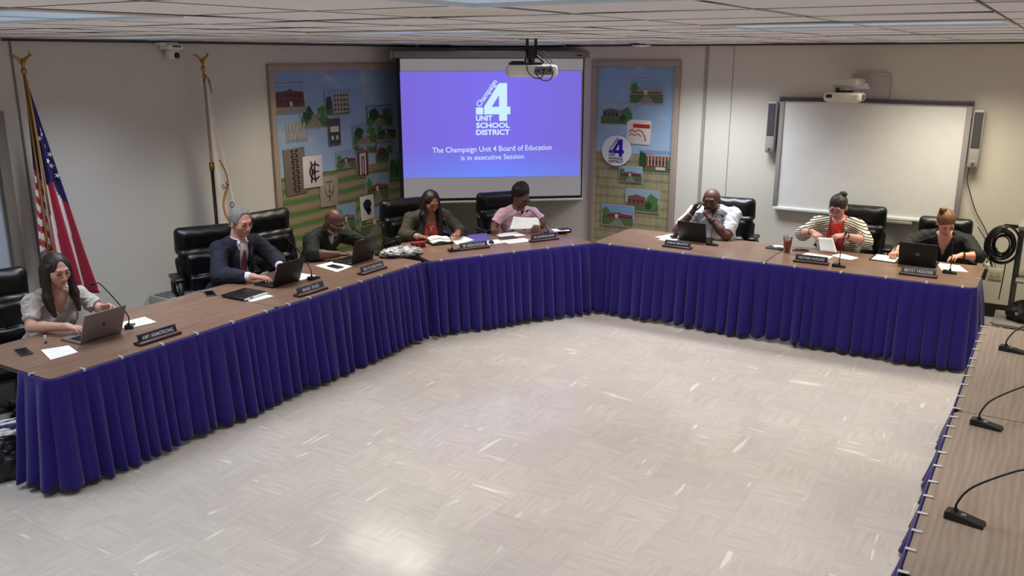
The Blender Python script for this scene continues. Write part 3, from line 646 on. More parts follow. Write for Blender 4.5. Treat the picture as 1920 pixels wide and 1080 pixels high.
# ------------------------------------------------------------------ flags
def flag(kind, x, y, label):
    t = thing('flag', label, 'flag', (x, y, 0), 90)
    st = obj('stand', MB().lathe([(.15, 0), (.15, .02), (.11, .04), (.04, .06), (.03, .12), (.022, .13)]), M('gold'), t)
    obj('pole', MB().tube([(0, 0, .1), (0, 0, 2.47)], .0125, n=10), mat('pole_oak', (150, 112, 60), .4) if kind == 'us' else mat('pole_pale', (176, 160, 132), .4), t)
    if kind != 'us':
        obj('pole_sleeve', MB().tube([(0, 0, .1), (0, 0, 1.53)], .017, n=10), mat('dark_sleeve', (40, 20, 18), .5), t)
        obj('pole_ferrule', MB().tube([(0, 0, 1.52), (0, 0, 1.60)], .024, n=12), M('gold'), t)
    e = MB().ball((0, 0, 2.49), (.022, .022, .03)).ball((0, 0, 2.545), (.014, .018, .035)).ball((-.004, -.014, 2.58), (.010, .016, .011))
    for s in (-1, 1):
        e.tube([(s*.008, 0, 2.55), (s*.03, .004, 2.585), (s*.075, .008, 2.615), (s*.10 if s < 0 else .055, .01, 2.61 if s < 0 else 2.645)], [.012, .013, .009, .002], n=6)
    obj('eagle_finial', e, M('gold'), t)
    # folded cloth: each layer is a pleated strip falling from the top of the pole
    def cloth(nm, u0, u1, zt, zb, wt, wb, depth, folds, mats, fn, seed, y0=-.02, topgather=.02, zcurve=None):
        nu, nv = 60, 70; vs = []; fs = []; mi = []
        for j in range(nv+1):
            v = j/nv; z = zt+(zb-zt)*v
            sp = v**1.05
            for i in range(nu+1):
                u = i/nu; a = topgather*(u-.1)+(u0+(u1-u0)*u)*sp; zz = z-(.10*u*(1-v)) + (zcurve(u, v) if zcurve else 0)
                yy = y0-depth*sp*math.sin(folds*u*PI+seed+.5*math.sin(3*v))-.02*sp
                vs.append((a+.012*math.sin(7*u+5*v)*sp, yy, zz))
        for j in range(nv):
            for i in range(nu): fs.append((j*(nu+1)+i, (j+1)*(nu+1)+i, (j+1)*(nu+1)+i+1, j*(nu+1)+i+1)); mi.append(fn((i+.5)/nu, (j+.5)/nv))
        mb = MB(); mb.v = vs; mb.f = fs; mb.mi = mi; mb.sm = [True]*len(fs); o = obj(nm, mb, mats, t)
        md = o.modifiers.new('thickness', 'SOLIDIFY'); md.thickness = .003; return o, vs, nu
    if kind == 'us':
        R_, W_2, B_, G_ = mat('flag_red', (158, 18, 46), .7, sheen=.2), mat('flag_white', (214, 204, 206), .7), mat('flag_blue', (30, 26, 88), .7), mat('flag_fringe', (168, 128, 60), .8)
        def fn(u, v):
            lim = .42+.10*u+.03*math.sin(9*u)
            if u < .035: return 3
            if v < lim: return 2
            return 0 if int((u*4.6+.3*v+.3)) % 2 == 0 else 1
        o, vs, nu = cloth('flag_cloth', .02, .36, 2.44, .62, 0, 0, .045, 4.6, [R_, W_2, B_, G_], fn, .4)
        def fn2(u, v):
            if u > .9: return 3
            if v < .5: return 2
            return 0 if int(v*22-u*1.5) % 2 == 0 else 1
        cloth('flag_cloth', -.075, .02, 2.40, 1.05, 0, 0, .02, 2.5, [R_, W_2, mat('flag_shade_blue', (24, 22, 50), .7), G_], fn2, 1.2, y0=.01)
        def star(u, v, s):
            i = int(u*nu); j = int(v*70); c = Vector(vs[j*(nu+1)+i]); c2 = Vector(vs[j*(nu+1)+i+1]); c3 = Vector(vs[(j+1)*(nu+1)+i]); n_ = (c2-c).cross(c3-c).normalized()
            if n_.y > 0: n_ = -n_
            a_ = (c2-c).normalized(); b__ = n_.cross(a_); c = c+n_*.008
            sb = MB().add([c+(a_*math.cos(k*PI/5+.3)+b__*math.sin(k*PI/5+.3))*(s if k % 2 == 0 else s*.42) for k in range(10)], [tuple(range(10))]); obj('star', sb, mat('star_white', (226, 222, 224), .7), t)
        for u, v in ((.55, .2), (.62, .28), (.5, .35), (.78, .36), (.88, .41), (.68, .22), (.4, .25), (.86, .3)): star(u, v, .026)
        obj('tassel_cord', MB().tube([(-.005, -.03, 2.42), (.0, -.05, 2.1), (.012, -.055, 1.7), (.02, -.06, 1.35)], .008, n=6), G_, t)
    else:
        Wf, G_ = mat('flag_ivory', (214, 206, 200), .75), mat('flag_fringe', (168, 128, 60), .8)
        def fn(u, v):
            if v > .42 and abs(u-(.62+.22*math.sin((v-.42)*17))) < .06: return 1
            return 0
        o, vs, nu = cloth('flag_cloth', .0, .30, 2.40, .60, 0, 0, .03, 2.2, [Wf, G_], fn, .9)
        obj('top_ribbon', MB().tube([(-.02, -.02, 2.36), (0, -.03, 2.43), (.03, -.03, 2.38), (.05, -.035, 2.25)], [.008, .012, .01, .004], n=6), mat('ribbon_copper', (140, 92, 64), .6), t)
        text('lettering', 'ILL', .08, (.075, -.085, 1.37), mat('flag_navy', (28, 26, 58), .7), t, rot=-.5)
        text('lettering', 'O', .08, (.125, -.10, 1.17), mat('flag_navy', (28, 26, 58), .7), t, rot=.2)
    return t
flag('us', -6.98, 4.02, 'national flag with stars and red stripes on a gold eagle pole, far left')
flag('state', -7.02, 5.78, 'white gold-fringed flag hanging folded on a gold eagle pole behind the suited man')
# ------------------------------------------------------------------ things on the tables
def nameplate(s, label, x, y, rz, dark=(24, 24, 40), w_=.29):
    t = thing('name_plate', label, 'name plate', (x, y, TH), rz, None)
    obj('wooden_base', MB().box((0, 0, .009), (w_+.03, .075, .018), bev=.004), M('wood'), t)
    h = obj('plate_holder', MB().box((0, .004, .042), (w_, .012, .058), rot=(-.28, 0, 0), bev=.003), mat('plate_holder_%d' % dark[0], dark, .4), t)
    obj('plate_edge', MB().box((0, -.016, .018), (w_, .012, .006)), M('grey'), t)
    fit_text('lettering', s, w_*(.82 if len(s) > 10 else .62), .026, (0, -.0035, .0425), mat('engraved_white', (226, 224, 230), .6), t, tilt=-.28, bold=.006)
    return t
nameplate('AMY ARMSTRONG', 'dark name plate reading AMY ARMSTRONG at the left end of the tables', -5.03, 3.57, 90, w_=.30)
nameplate('MARK THIES', 'grey name plate reading MARK THIES before the suited man', -5.015, 5.01, 90, (60, 62, 74), .30)
nameplate('BRUCE BROWN', 'grey name plate reading BRUCE BROWN before the bald man in black', -5.07, 5.84, 90, (58, 56, 66), .30)
nameplate('DR. SHELIA BOOZER', 'name plate with long blue-grey lettering beside a microphone on the diagonal table', -4.83, 7.10, 59.7, (44, 50, 70), .30)
nameplate('DR. JOHNNIE BAKER', 'dark name plate with white lettering before the woman in the pink shirt', -4.44, 7.83, 63, (30, 30, 44), .31)
nameplate('JAMAR BROWN', 'dark name plate reading JAMAR BROWN before the bald man in white', -3.12, 8.22, 0, (40, 40, 62), .27)
nameplate('HEATHER VAZQUEZ', 'black name plate reading HEATHER VAZQUEZ before the striped cardigan', -1.81, 8.235, 0, (24, 24, 32), .29)
nameplate('BETSY HOLDER', 'grey name plate reading BETSY HOLDER before the black laptop with a square logo', -.89, 8.225, 0, (78, 74, 76), .28)

def laptop(label, x, y, rz, w_, h, tilt, metal, deck, mark=None, logo_m=None):
    """hinge at the origin; the user sits on local +y, the lid's back faces local -y"""
    t = thing('laptop', label, 'laptop', (x, y, TH), rz)
    b = obj('keyboard_base', MB().box((0, h/2, .009), (w_, h, .016), bev=.004), M(metal), t)
    kb = MB()
    for r_ in range(5):
        for k in range(13): kb.box((-w_*.42+k*w_*.07, h*.22+r_*h*.095, .0185), (w_*.058, h*.075, .003))
    obj('keys', kb, M('black'), b); obj('trackpad', MB().box((0, h*.80, .0176), (w_*.34, h*.26, .001)), M(deck), b)
    ld = obj('lid', MB().box((0, 0, h/2), (w_, .007, h), bev=.003), M(metal), t, (0, -.002, .014)); ld.rotation_euler = (math.radians(tilt), 0, 0)
    obj('screen', MB().box((0, .0042, h/2), (w_-.02, .001, h-.03)), mat('laptop_display', (30, 34, 52), .25), ld)
    obj('hinge', MB().tube([(-w_*.35, 0, .014), (w_*.35, 0, .014)], .006, n=8), M('black'), t)
    if mark == 'fruit':
        mb = MB(); mb.prism([(.012*math.cos(a)*(1-.18*(math.sin(a) > .8)), .013*math.sin(a)) for a in [2*PI*k/20 for k in range(20)] if not (-.5 < ((a+PI) % (2*PI)-PI) < .35)]+[], -.0045, -.0037)
        mb.prism([(.001, .014), (.004, .020), (.008, .021), (.005, .016)][::-1], -.0045, -.0037)
        obj('emblem', mb, M('black'), ld, (0, 0, h*.5))
    if mark == 'squares':
        mb = MB()
        for a in (-1, 1):
            for c in (-1, 1): mb.box((a*.0075, -.004, c*.0075), (.0135, .0008, .0135))
        obj('emblem', mb, mat('silver_mark', (118, 114, 118), .35), ld, (0, 0, h*.5))
    return t
laptop('open space-grey laptop with a dark fruit emblem before the long-haired woman', -5.37, 3.375, 92, .315, .215, 22, 'space', 'space', 'fruit')
laptop('open black laptop the suited man is typing on', -5.385, 5.10, 92, .32, .215, 20, 'black', 'dgrey')
laptop('open black laptop before the bald man in the black top', -5.40, 6.08, 93, .33, .22, 14, 'black', 'dgrey')
laptop('open black laptop before the bald man in the white polo', -3.10, 8.595, -3, .31, .205, 14, 'black', 'dgrey')
laptop('open black laptop with a grey four-square emblem before the red-haired woman', -.955, 8.615, -1, .32, .215, 14, 'black', 'dgrey', 'squares')

def mic(label, x, y, rz, neck, group='gooseneck table microphones', base=(.115, .055, .028), slim=.0042):
    t = thing('gooseneck_microphone', label, 'microphone', (x, y, TH), rz, group); L_, D, H = base
    b = MB(); pf = [(-L_/2, 0), (L_/2, 0), (L_/2-.004, H*.45), (-L_/2+.02, H), (-L_/2, H*.9)]
    b.prism(pf[::-1], -D/2, D/2); obj('base', b, mat('mic_base', (22, 22, 26), .4), t)
    obj('switch_button', MB().box((-L_*.05, 0, H*.80), (.02, .018, .006), bev=.002), M('grey'), t)
    P = [Vector(p) for p in neck]; pts = []
    for i in range(len(P)-1):
        p0, p1, p2, p3 = P[max(i-1, 0)], P[i], P[i+1], P[min(i+2, len(P)-1)]
        for k in range(7): q = k/7; pts.append(.5*((2*p1)+(-p0+p2)*q+(2*p0-5*p1+4*p2-p3)*q*q+(-p0+3*p1-3*p2+p3)*q**3))
    pts.append(P[-1]); obj('collar', MB().lathe([(.011, 0), (.009, .016), (.006, .02)], (P[0].x, P[0].y, P[0].z-.006)), M('black'), t)
    obj('gooseneck', MB().tube(pts, slim, n=8), M('black'), t)
    d = (pts[-1]-pts[-3]).normalized(); obj('capsule', MB().tube([pts[-1]-d*.005, pts[-1], pts[-1]+d*.012, pts[-1]+d*.03, pts[-1]+d*.034], [.005, .009, .0105, .0095, .004], n=12), mat('mic_grille', (20, 20, 24), .7), t)
    return t
mic('gooseneck microphone bending toward the long-haired woman', -5.44, 3.645, 135, [(-.04, 0, .03), (-.035, .0, .10), (-.02, .09, .24), (.01, .165, .325), (.01, .195, .33)])
mic('gooseneck microphone beside the MARK THIES name plate', -5.32, 5.36, 95, [(-.03, 0, .03), (-.03, .01, .10), (-.06, .10, .25), (-.09, .17, .34), (-.10, .185, .36)])
mic('thin gooseneck microphone rising behind the bald man\'s laptop', -5.45, 6.40, 100, [(-.03, 0, .03), (-.05, .0, .10), (-.22, .02, .22), (-.36, .05, .31), (-.385, .05, .325)])
mic('gooseneck microphone at the left end of the long blue-grey name plate', -4.93, 6.90, 60, [(-.02, 0, .03), (-.02, .01, .09), (-.02, .08, .22), (-.03, .13, .29)])
mic('gooseneck microphone leaning over the pink-shirted woman\'s name plate', -4.55, 8.15, 60, [(-.02, 0, .03), (-.05, .0, .08), (-.18, -.06, .2), (-.30, -.10, .30), (-.325, -.10, .305)])
mic('gooseneck microphone before the bald man in white, right of his laptop', -2.86, 8.52, 0, [(-.01, .0, .03), (-.02, .02, .12), (-.02, .07, .26), (.02, .10, .31), (.04, .10, .305)])
mic('straight gooseneck microphone right of the HEATHER VAZQUEZ name plate', -1.555, 8.21, 0, [(0, 0, .03), (.0, .01, .12), (.01, .02, .26), (.02, .03, .30)])
mic('straight gooseneck microphone on the paper before the red-haired woman', -.665, 8.47, 0, [(0, 0, .03), (.0, .01, .12), (-.01, .03, .27), (-.015, .04, .335)])
for lab, x, y, s in (('gooseneck microphone on the bare tables, nearest the viewer at bottom right', -.12, 3.76, 1.0), ('gooseneck microphone on the bare tables, middle of the three', -.12, 4.885, .98), ('gooseneck microphone on the bare tables, farthest of the three and cut by the photo edge', -.075, 6.325, .95)):
    mic(lab, x, y, -10, [(-.04, .01, .03), (-.038, .0, .07), (.0, .03, .14), (.11, .07, .225), (.19, .09, .265), (.30, .09, .27), (.36, .09, .26)], group='microphones standing on the bare right-hand tables', base=(.15, .055, .034), slim=.0045)
# sheets, phones and folders
random.seed(8)
def sheet(label, pts, z=TH+.0012, m='paper', name='paper_sheet', cat='paper', thick=.0016, lines=0, group=None, curl=0):
    """flat sheet given by its corner points in plan"""
    n = len(pts); cx = sum(p[0] for p in pts)/n; cy = sum(p[1] for p in pts)/n; mb = MB()
    a = sum((pts[i][0]*pts[(i+1) % n][1]-pts[(i+1) % n][0]*pts[i][1]) for i in range(n))
    if a < 0: pts = pts[::-1]
    hs = [curl*(.5+.5*math.sin(i*2.1)) for i in range(n)]
    mb.add([(p[0]-cx, p[1]-cy, thick+h) for p, h in zip(pts, hs)]+[(p[0]-cx, p[1]-cy, 0) for p in pts], [tuple(range(n)), tuple(range(2*n-1, n-1, -1))]+[((i+1) % n, i, n+i, n+(i+1) % n) for i in range(n)])
    o = obj(name, mb, M(m) if isinstance(m, str) else m, loc=(cx, cy, z)); tag(o, label, cat, group)
    if lines and n == 4:
        lm = MB(); P = [Vector((p[0]-cx, p[1]-cy, thick+.0004)) for p in pts]
        for k in range(lines):
            v = .18+.64*k/max(1, lines-1); A = P[0].lerp(P[3], v); B = P[1].lerp(P[2], v); a, b = A.lerp(B, .12), A.lerp(B, random.uniform(.55, .88)); w_ = (P[3]-P[0]).normalized()*.0016
            lm.quad(a-w_, b-w_, b+w_, a+w_)
        obj('printed_lines', lm, mat('print_grey', (150, 148, 160), .9), o)
    return o
sheet('blank white sheet near the left end of the table beside a phone', [(-5.49, 3.02), (-5.42, 3.17), (-5.24, 3.12), (-5.25, 2.94)], lines=4)
sheet('white printed sheet behind the leftmost microphone', [(-5.60, 3.62), (-5.57, 3.86), (-5.38, 3.82), (-5.42, 3.60)], lines=5)
sheet('white sheet sticking out from under the black folio', [(-5.42, 4.60), (-5.40, 4.80), (-5.19, 4.77), (-5.21, 4.56)])
sheet('white papers behind the suited man\'s laptop', [(-5.60, 5.28), (-5.60, 5.45), (-5.36, 5.43), (-5.36, 5.24)], lines=5, curl=.01)
sheet('white sheet under the dark phone before the bald man in black', [(-5.66, 5.73), (-5.64, 5.93), (-5.35, 5.89), (-5.32, 5.65)])
sheet('large white sheets right of the open binder on the diagonal table', [(-5.36, 7.42), (-5.36, 7.62), (-5.05, 7.42), (-5.08, 7.16)], lines=6, curl=.012)
sheet('purple folder lying behind the long blue-grey name plate', [(-5.28, 7.64), (-5.16, 7.84), (-4.92, 7.52), (-5.02, 7.34)], m='purple', name='folder', cat='folder', thick=.003)
sheet('white sheet beside the black mouse on the diagonal table', [(-4.98, 7.44), (-4.88, 7.62), (-4.72, 7.53), (-4.81, 7.35)], lines=3)
sheet('white sheet in front of the pink-shirted woman, nearest the table edge', [(-4.83, 7.58), (-4.68, 7.83), (-4.52, 7.74), (-4.66, 7.49)], lines=5)
sheet('white sheet under the pink-shirted woman\'s hands', [(-5.06, 7.82), (-4.93, 8.06), (-4.73, 7.95), (-4.86, 7.71)], z=TH+.003)
sheet('dark tablet case lying among the pink-shirted woman\'s papers', [(-4.93, 7.70), (-4.84, 7.86), (-4.74, 7.80), (-4.83, 7.64)], m='dgrey', z=TH+.0012, name='tablet_case', cat='case', thick=.006)
sheet('open red leather folder left of the woman in pink, beside her name plate', [(-4.72, 8.05), (-4.58, 8.16), (-4.50, 8.02), (-4.61, 7.91)], m='red', name='folder', cat='folder', thick=.008)
sheet('white envelope on the far end of the diagonal table', [(-4.58, 8.23), (-4.46, 8.37), (-4.36, 8.26), (-4.48, 8.13)], z=TH+.04, thick=.002)
sheet('white papers beside the JAMAR BROWN name plate, spread left of the laptop', [(-3.52, 8.60), (-3.44, 8.84), (-3.27, 8.80), (-3.28, 8.55)], lines=5)
sheet('white sheet under the spread papers behind the JAMAR BROWN plate', [(-3.44, 8.50), (-3.44, 8.62), (-3.27, 8.62), (-3.26, 8.46)], z=TH+.0002, thick=.0008)
sheet('white sheet directly behind the HEATHER VAZQUEZ name plate', [(-1.97, 8.56), (-1.95, 8.66), (-1.69, 8.62), (-1.71, 8.50)], lines=2)
sheet('folded white leaflet right of the HEATHER VAZQUEZ name plate', [(-1.72, 8.66), (-1.66, 8.79), (-1.47, 8.68), (-1.52, 8.55), (-1.62, 8.57)], z=TH+.003)
sheet('white pad under the red-haired woman\'s writing hand', [(-1.36, 8.68), (-1.35, 8.93), (-1.14, 8.90), (-1.15, 8.65)], z=TH+.006, lines=5)
sheet('black clipboard under the red-haired woman\'s pad', [(-1.38, 8.66), (-1.37, 8.95), (-1.11, 8.92), (-1.12, 8.63)], m='black', name='clipboard', cat='clipboard', thick=.005)
sheet('cream sheets under the straight microphone at the right end', [(-.82, 8.86), (-.62, 8.84), (-.53, 8.60), (-.74, 8.56)], lines=6)
def phone(label, x, y, rz, m='black', z=TH, flip=False):
    t = thing('phone', label, 'phone', (x, y, z), rz, None)
    obj('case', MB().box((0, 0, .0045), (.075, .155, .009), bev=.004), M('dgrey' if m == 'black' else m), t)
    obj('glass', MB().box((0, 0, .0095), (.068, .148, .001)), mat('phone_glass', (12, 12, 20), .12), t); return t
phone('dark phone lying alone at the far left end of the table', -5.54, 2.935, 75)
phone('dark phone left of the suited man\'s black folio', -5.68, 4.55, 60)
phone('black phone on the white sheet before the bald man in black', -5.46, 5.78, 82, z=TH+.003)
phone('small dark phone on the papers left of the white-shirted man\'s laptop', -3.335, 8.68, 30, z=TH+.003)
phone('dark phone right of the iced tea cup', -2.03, 8.73, 100, 'black')
t = thing('tablet_folio', 'closed black leather folio left of the suited man\'s laptop', 'folio', (-5.40, 4.66, TH+.003), 92)
obj('cover', MB().box((0, 0, .012), (.26, .25, .022), bev=.007), M('leather'), t); obj('page_block', MB().box((0, -.004, .011), (.25, .25, .012)), M('paper'), t); obj('clasp', MB().box((-.05, -.127, .012), (.04, .006, .02), bev=.002), M('grey'), t)
t = thing('lip_balm', 'small white and dark lip balm tube standing by the blank sheet', 'lip balm', (-5.60, 3.12, TH))
obj('tube', MB().lathe([(.008, 0), (.008, .012)], n=14), M('wood'), t); obj('cap', MB().lathe([(.0078, .0125), (.0078, .052), (.006, .055)], n=14), M('white'), t)
t = thing('computer_mouse', 'black mouse beside the long blue-grey name plate', 'mouse', (-4.83, 7.42, TH), 40)
obj('shell', MB().ball((0, 0, .008), (.030, .048, .026)), M('black'), t); obj('scroll_wheel', MB().ball((0, .022, .032), (.004, .009, .005)), M('grey'), t)
# red handbag / wallets
for lab, x, y, rz, c, h in (('small red leather case left of the open binder, by the woman in the blazer', -5.36, 6.88, 58, 'red', .045), ('dark red leather case at the far end of the diagonal table', -4.45, 8.30, 60, 'wood', .04)):
    t = thing('leather_case', lab, 'case', (x, y, TH), rz)
    obj('body', MB().box((0, 0, h/2), (.13, .09, h), bev=.012, seg=3), mat('oxblood_leather', (84, 18, 30), .45) if c == 'red' else M(c), t)
    obj('flap', MB().box((0, .0, h+.004), (.135, .095, .010), bev=.004), M(c), t); obj('strap', MB().box((0, -.047, h*.55), (.02, .004, h*.7)), M(c), t); obj('snap', MB().ball((0, -.05, h*.45), .006), M('gold'), t)
# open binder / planner
t = thing('open_binder', 'open black zip binder with white pages before the woman in the blazer', 'binder', (-5.28, 7.14, TH), 59.7)
obj('cover', MB().box((0, 0, .012), (.24, .17, .022), bev=.008), M('black'), t)
for k, (y, z, h) in enumerate(((-.03, .03, .03), (.035, .05, .035))):
    mb = MB(); n = 12; vs = []
    for i in range(n+1):
        u = i/n; hh = z+h*math.sin(PI*min(1, u*1.3))*.5
        vs += [(-.11+.22*u, y-.045, hh), (-.11+.22*u, y+.045, hh+.006), (-.11+.22*u, y-.045, hh-.012), (-.11+.22*u, y+.045, hh-.006)]
    fs = [(4*i, 4*i+4, 4*i+5, 4*i+1) for i in range(n)]+[(4*i+3, 4*i+7, 4*i+6, 4*i+2) for i in range(n)]+[(4*i+2, 4*i+6, 4*i+4, 4*i) for i in range(n)]+[(4*i+1, 4*i+5, 4*i+7, 4*i+3) for i in range(n)]+[(0, 1, 3, 2), (4*n+2, 4*n+3, 4*n+1, 4*n)]
    obj('pages', mb.add(vs, fs, 0, True), M('paper'), t)
# crumpled clear/white plastic bag of packaging
def crumple(name, label, cat, loc, dims, mats, seed, amp, parts=(), rz=0):
    r = random.Random(seed); bm = bmesh.new(); bmesh.ops.create_icosphere(bm, subdivisions=5, radius=1)
    ph = [(Vector((r.uniform(-1, 1), r.uniform(-1, 1), r.uniform(-1, 1)))*r.choice((3, 5, 8, 13)), r.uniform(0, 6)) for _ in range(16)]
    for v in bm.verts:
        d = 0
        for k, a in ph: d += abs(math.sin(v.co.dot(k)+a))-.6
        c = v.co*(1+amp*d); z = c.z*dims[2]
        if z < -dims[2]*.55: z = -dims[2]*.55
        v.co = Vector((c.x*dims[0], c.y*dims[1], z+dims[2]*.55))
    me = bpy.data.meshes.new(name); bm.to_mesh(me); bm.free(); me.polygons.foreach_set('use_smooth', [True]*len(me.polygons))
    me.materials.append(mats); return me
t = thing('plastic_bag', 'crumpled grey and white plastic bag on the table between the name plates', 'plastic bag', (-5.27, 6.50, TH), 62)
bagm = NT('crinkled_film', .22, .6); n_ = bagm.noise(bagm.tc.outputs['Object'], 14, 4, .65)
bagm.base(bagm.mix(bagm.ramp(n_, .40, .60), (92, 90, 98), (206, 205, 208))); bagm.bump(n_, .35, .015)
obj('film', crumple('film', '', '', None, (.21, .13, .055), bagm.m, 3, .045), parent=t)
obj('dark_content', MB().ball((-.10, -.075, .028), (.09, .055, .020), n=16), mat('navy_content', (24, 26, 44), .6), t)
obj('label_card', MB().box((.045, -.06, .074), (.08, .05, .003), rot=(.35, .1, .1)), M('paper'), t)
t = thing('drink_bottle', 'short dark cup near the corner of the diagonal table, by the black armrest', 'cup', (-5.60, 6.86, TH), 0)
obj('body', MB().lathe([(.030, 0), (.034, .02), (.036, .075), (.030, .08)], n=18), mat('dark_cup', (20, 24, 22), .4), t); obj('lid', MB().lathe([(.037, .078), (.037, .086), (.02, .092)], n=18), M('black'), t); t.name = 'travel_cup'
# iced tea
t = thing('drink_cup', 'clear plastic cup of iced tea on the right-hand table', 'cup', (-2.12, 8.56, TH))
cup = NT('clear_cup_plastic', .06); cup.b.inputs['Transmission Weight'].default_value = 1; cup.b.inputs['IOR'].default_value = 1.2; cup.b.inputs['Base Color'].default_value = (.93, .95, .95, 1)
tea = NT('iced_tea', .08); tea.b.inputs['Transmission Weight'].default_value = .35; tea.base(tea.mix(tea.noise(tea.tc.outputs['Object'], 30, 2), (176, 70, 30), (214, 96, 44)))
obj('cup_wall', MB().lathe([(.030, 0), (.044, .150), (.046, .150), (.046, .153), (.0425, .153), (.0285, .003), (.001, .003)], n=28), cup.m, t)
obj('iced_tea', MB().lathe([(.001, .005), (.028, .005), (.039, .118), (.001, .119)], n=28), tea.m, t)
ld = obj('lid', MB().lathe([(.047, .151), (.047, .157), (.042, .160), (.036, .178), (.012, .182)], n=28), cup.m, t)
t = thing('lanyard_badge', 'black tray with a white wrapper left of the iced tea cup', 'tray', (-2.26, 8.70, TH), -8); t.name = 'small_tray'
obj('tray', MB().box((0, 0, .006), (.19, .11, .012), bev=.004), M('black'), t); obj('wrapper', crumple('wrapper', '', '', None, (.055, .035, .014), M('paper'), 9, .08), parent=t, loc=(.02, .01, .013))
# ------------------------------------------------------------------ equipment cart with cables
t = thing('equipment_cart', 'dark grey wheeled equipment cart at the right edge of the photo', 'cart', (.22, 9.45, 0), 0)
dg = mat('cart_enamel', (66, 62, 64), .45); lt = mat('cart_light_shelf', (128, 126, 124), .5)
for sx in (-.40, .40):
    pl = MB().box((sx, -.05, .62), (.05, .07, .95), bev=.01); obj('post', pl, dg, t)
def rshelf(z, w_, d, m, nm, th=.03): obj(nm, MB().box((0, -.02, z), (w_, d, th), bev=.012, seg=3), m, t)
rshelf(.145, 1.06, .52, lt, 'base_shelf', .035); rshelf(.57, .78, .44, lt, 'middle_shelf'); rshelf(1.08, .86, .50, lt, 'top_shelf', .045)
for sx in (-.45, .45):
    for sy in (-.22, .18):
        c = obj('caster', MB().tube([(sx-.012, sy, .045), (sx+.012, sy, .045)], .042, n=18), M('black'), t); obj('fork', MB().box((sx, sy, .10), (.03, .03, .06)).box((sx-.019, sy, .065), (.005, .02, .07)), M('chrome'), c)
obj('cable_bracket', MB().box((-.47, -.08, 1.06), (.16, .02, .03)).box((-.55, -.08, 1.03), (.015, .03, .07)), M('black'), t)
tag(obj('equipment_box', MB().box((0, 0, .06), (.36, .30, .12), bev=.012), M('black'), loc=(.22, 9.44, 1.103)), 'black flat equipment box on top of the cart', 'equipment')
tag(obj('equipment_box', MB().box((0, 0, .07), (.40, .30, .14), bev=.012), M('black'), loc=(.22, 9.42, .586)), 'black equipment box on the middle shelf of the cart', 'equipment')
b_ = thing('soft_bag', 'black soft bag lying on the bottom shelf of the cart', 'bag', (.02, 9.38, .163), 0)
obj('body', crumple('body', '', '', None, (.22, .14, .13), mat('black_nylon', (20, 20, 24), .6), 12, .03), parent=b_); obj('buckle', MB().box((-.14, -.13, .09), (.03, .012, .025), bev=.004), M('grey'), b_)
cg = 'coils and cables hanging from the cart'
mb = MB(); r = random.Random(2)
for k in range(16):
    q_ = r.uniform(.42, 1); R1, R2 = .145*q_, .185*q_; ox, oy = r.uniform(-.012, .012), r.uniform(-.035, .035); pts = [(ox+R1*math.cos(a), oy+.008*math.sin(2*a+k), R2*math.sin(a)) for a in [2*PI*i/26 for i in range(27)]]; mb.tube(pts, .0065, n=6, cap=False)
mb.box((0, 0, .15), (.05, .10, .05), bev=.01)
tag(obj('cable_coil', mb, M('black'), loc=(-.325, 9.36, .88)), 'thick coil of black cables hanging on the side of the cart', 'cable', cg)
wire('black cable loop hanging left of the thick coil on the cart', [(-.30, 9.37, 1.04), (-.40, 9.40, 1.01), (-.47, 9.42, .90), (-.46, 9.44, .76), (-.40, 9.46, .68), (-.385, 9.46, .63)], .006, group=cg)
wire('thin black cable looping wide from the coil along the wall', [(-.58, 9.93, .93), (-.50, 9.75, .86), (-.42, 9.5, .82), (-.36, 9.4, .83)], .005, group=cg)
wire('black cable with a plug dangling below the coil', [(-.34, 9.38, .78), (-.39, 9.42, .70), (-.43, 9.46, .60)], .006, group=cg)
wire('black cable hanging straight down beside the cart post', [(-.27, 9.30, .72), (-.275, 9.29, .55), (-.285, 9.29, .36)], .0055, group=cg)
wire('thin grey cable falling from the coil to the wall socket', [(-.40, 9.5, .80), (-.40, 9.8, .66), (-.375, 9.97, .52)], .0035, 'dgrey', group=cg)
wire('black cord lying on the floor between the tables and the cart', [(-.34, 9.75, .006), (-.22, 9.72, .006), (-.10, 9.55, .006)], .006, group=None)
t = thing('power_plug_box', 'small white and dark red cable adapter hanging by the table end', 'adapter', (-.42, 9.10, .74), 0)
obj('plug_head', MB().box((.0, 0, -.03), (.055, .05, .05), bev=.008), M('offwhite'), t); obj('adapter_block', MB().box((-.01, 0, -.11), (.05, .05, .10), rot=(0, .15, 0), bev=.008), mat('adapter_maroon', (52, 22, 30), .5), t)
obj('cord', MB().tube([(0, 0, 0), (.01, .15, .06), (.02, .32, .02)], .004, n=6), M('black'), t)
# ------------------------------------------------------------------ bags on the floor at the left
t = thing('tote_bag', 'black nylon bag with a silver striped scarf on top, on the floor at far left', 'bag', (-5.50, 2.70, 0), 75)
nyl = NT('wrinkled_nylon', .35, .5); n_ = nyl.noise(nyl.tc.outputs['Object'], 9, 4, .6); nyl.base(nyl.mix(n_, (12, 12, 15), (34, 36, 46))); nyl.bump(n_, .8, .03)
obj('body', crumple('body', '', '', None, (.30, .17, .16), nyl.m, 21, .025), parent=t)
obj('upper_pouch', crumple('upper_pouch', '', '', None, (.20, .13, .09), nyl.m, 33, .04), parent=t, loc=(0, .0, .17))
sc_ = NT('silver_stripe', .3, .5); x_, y_, z_ = sc_.sep(sc_.tc.outputs['Object'])
sc_.base(sc_.mix(sc_.math('LESS_THAN', sc_.math('FRACT', sc_.math('ADD', sc_.math('MULTIPLY', y_, 16.0), sc_.math('MULTIPLY', sc_.noise(sc_.tc.outputs['Object'], 8, 2), 1.5))), .5), (60, 56, 88), (226, 222, 228)))
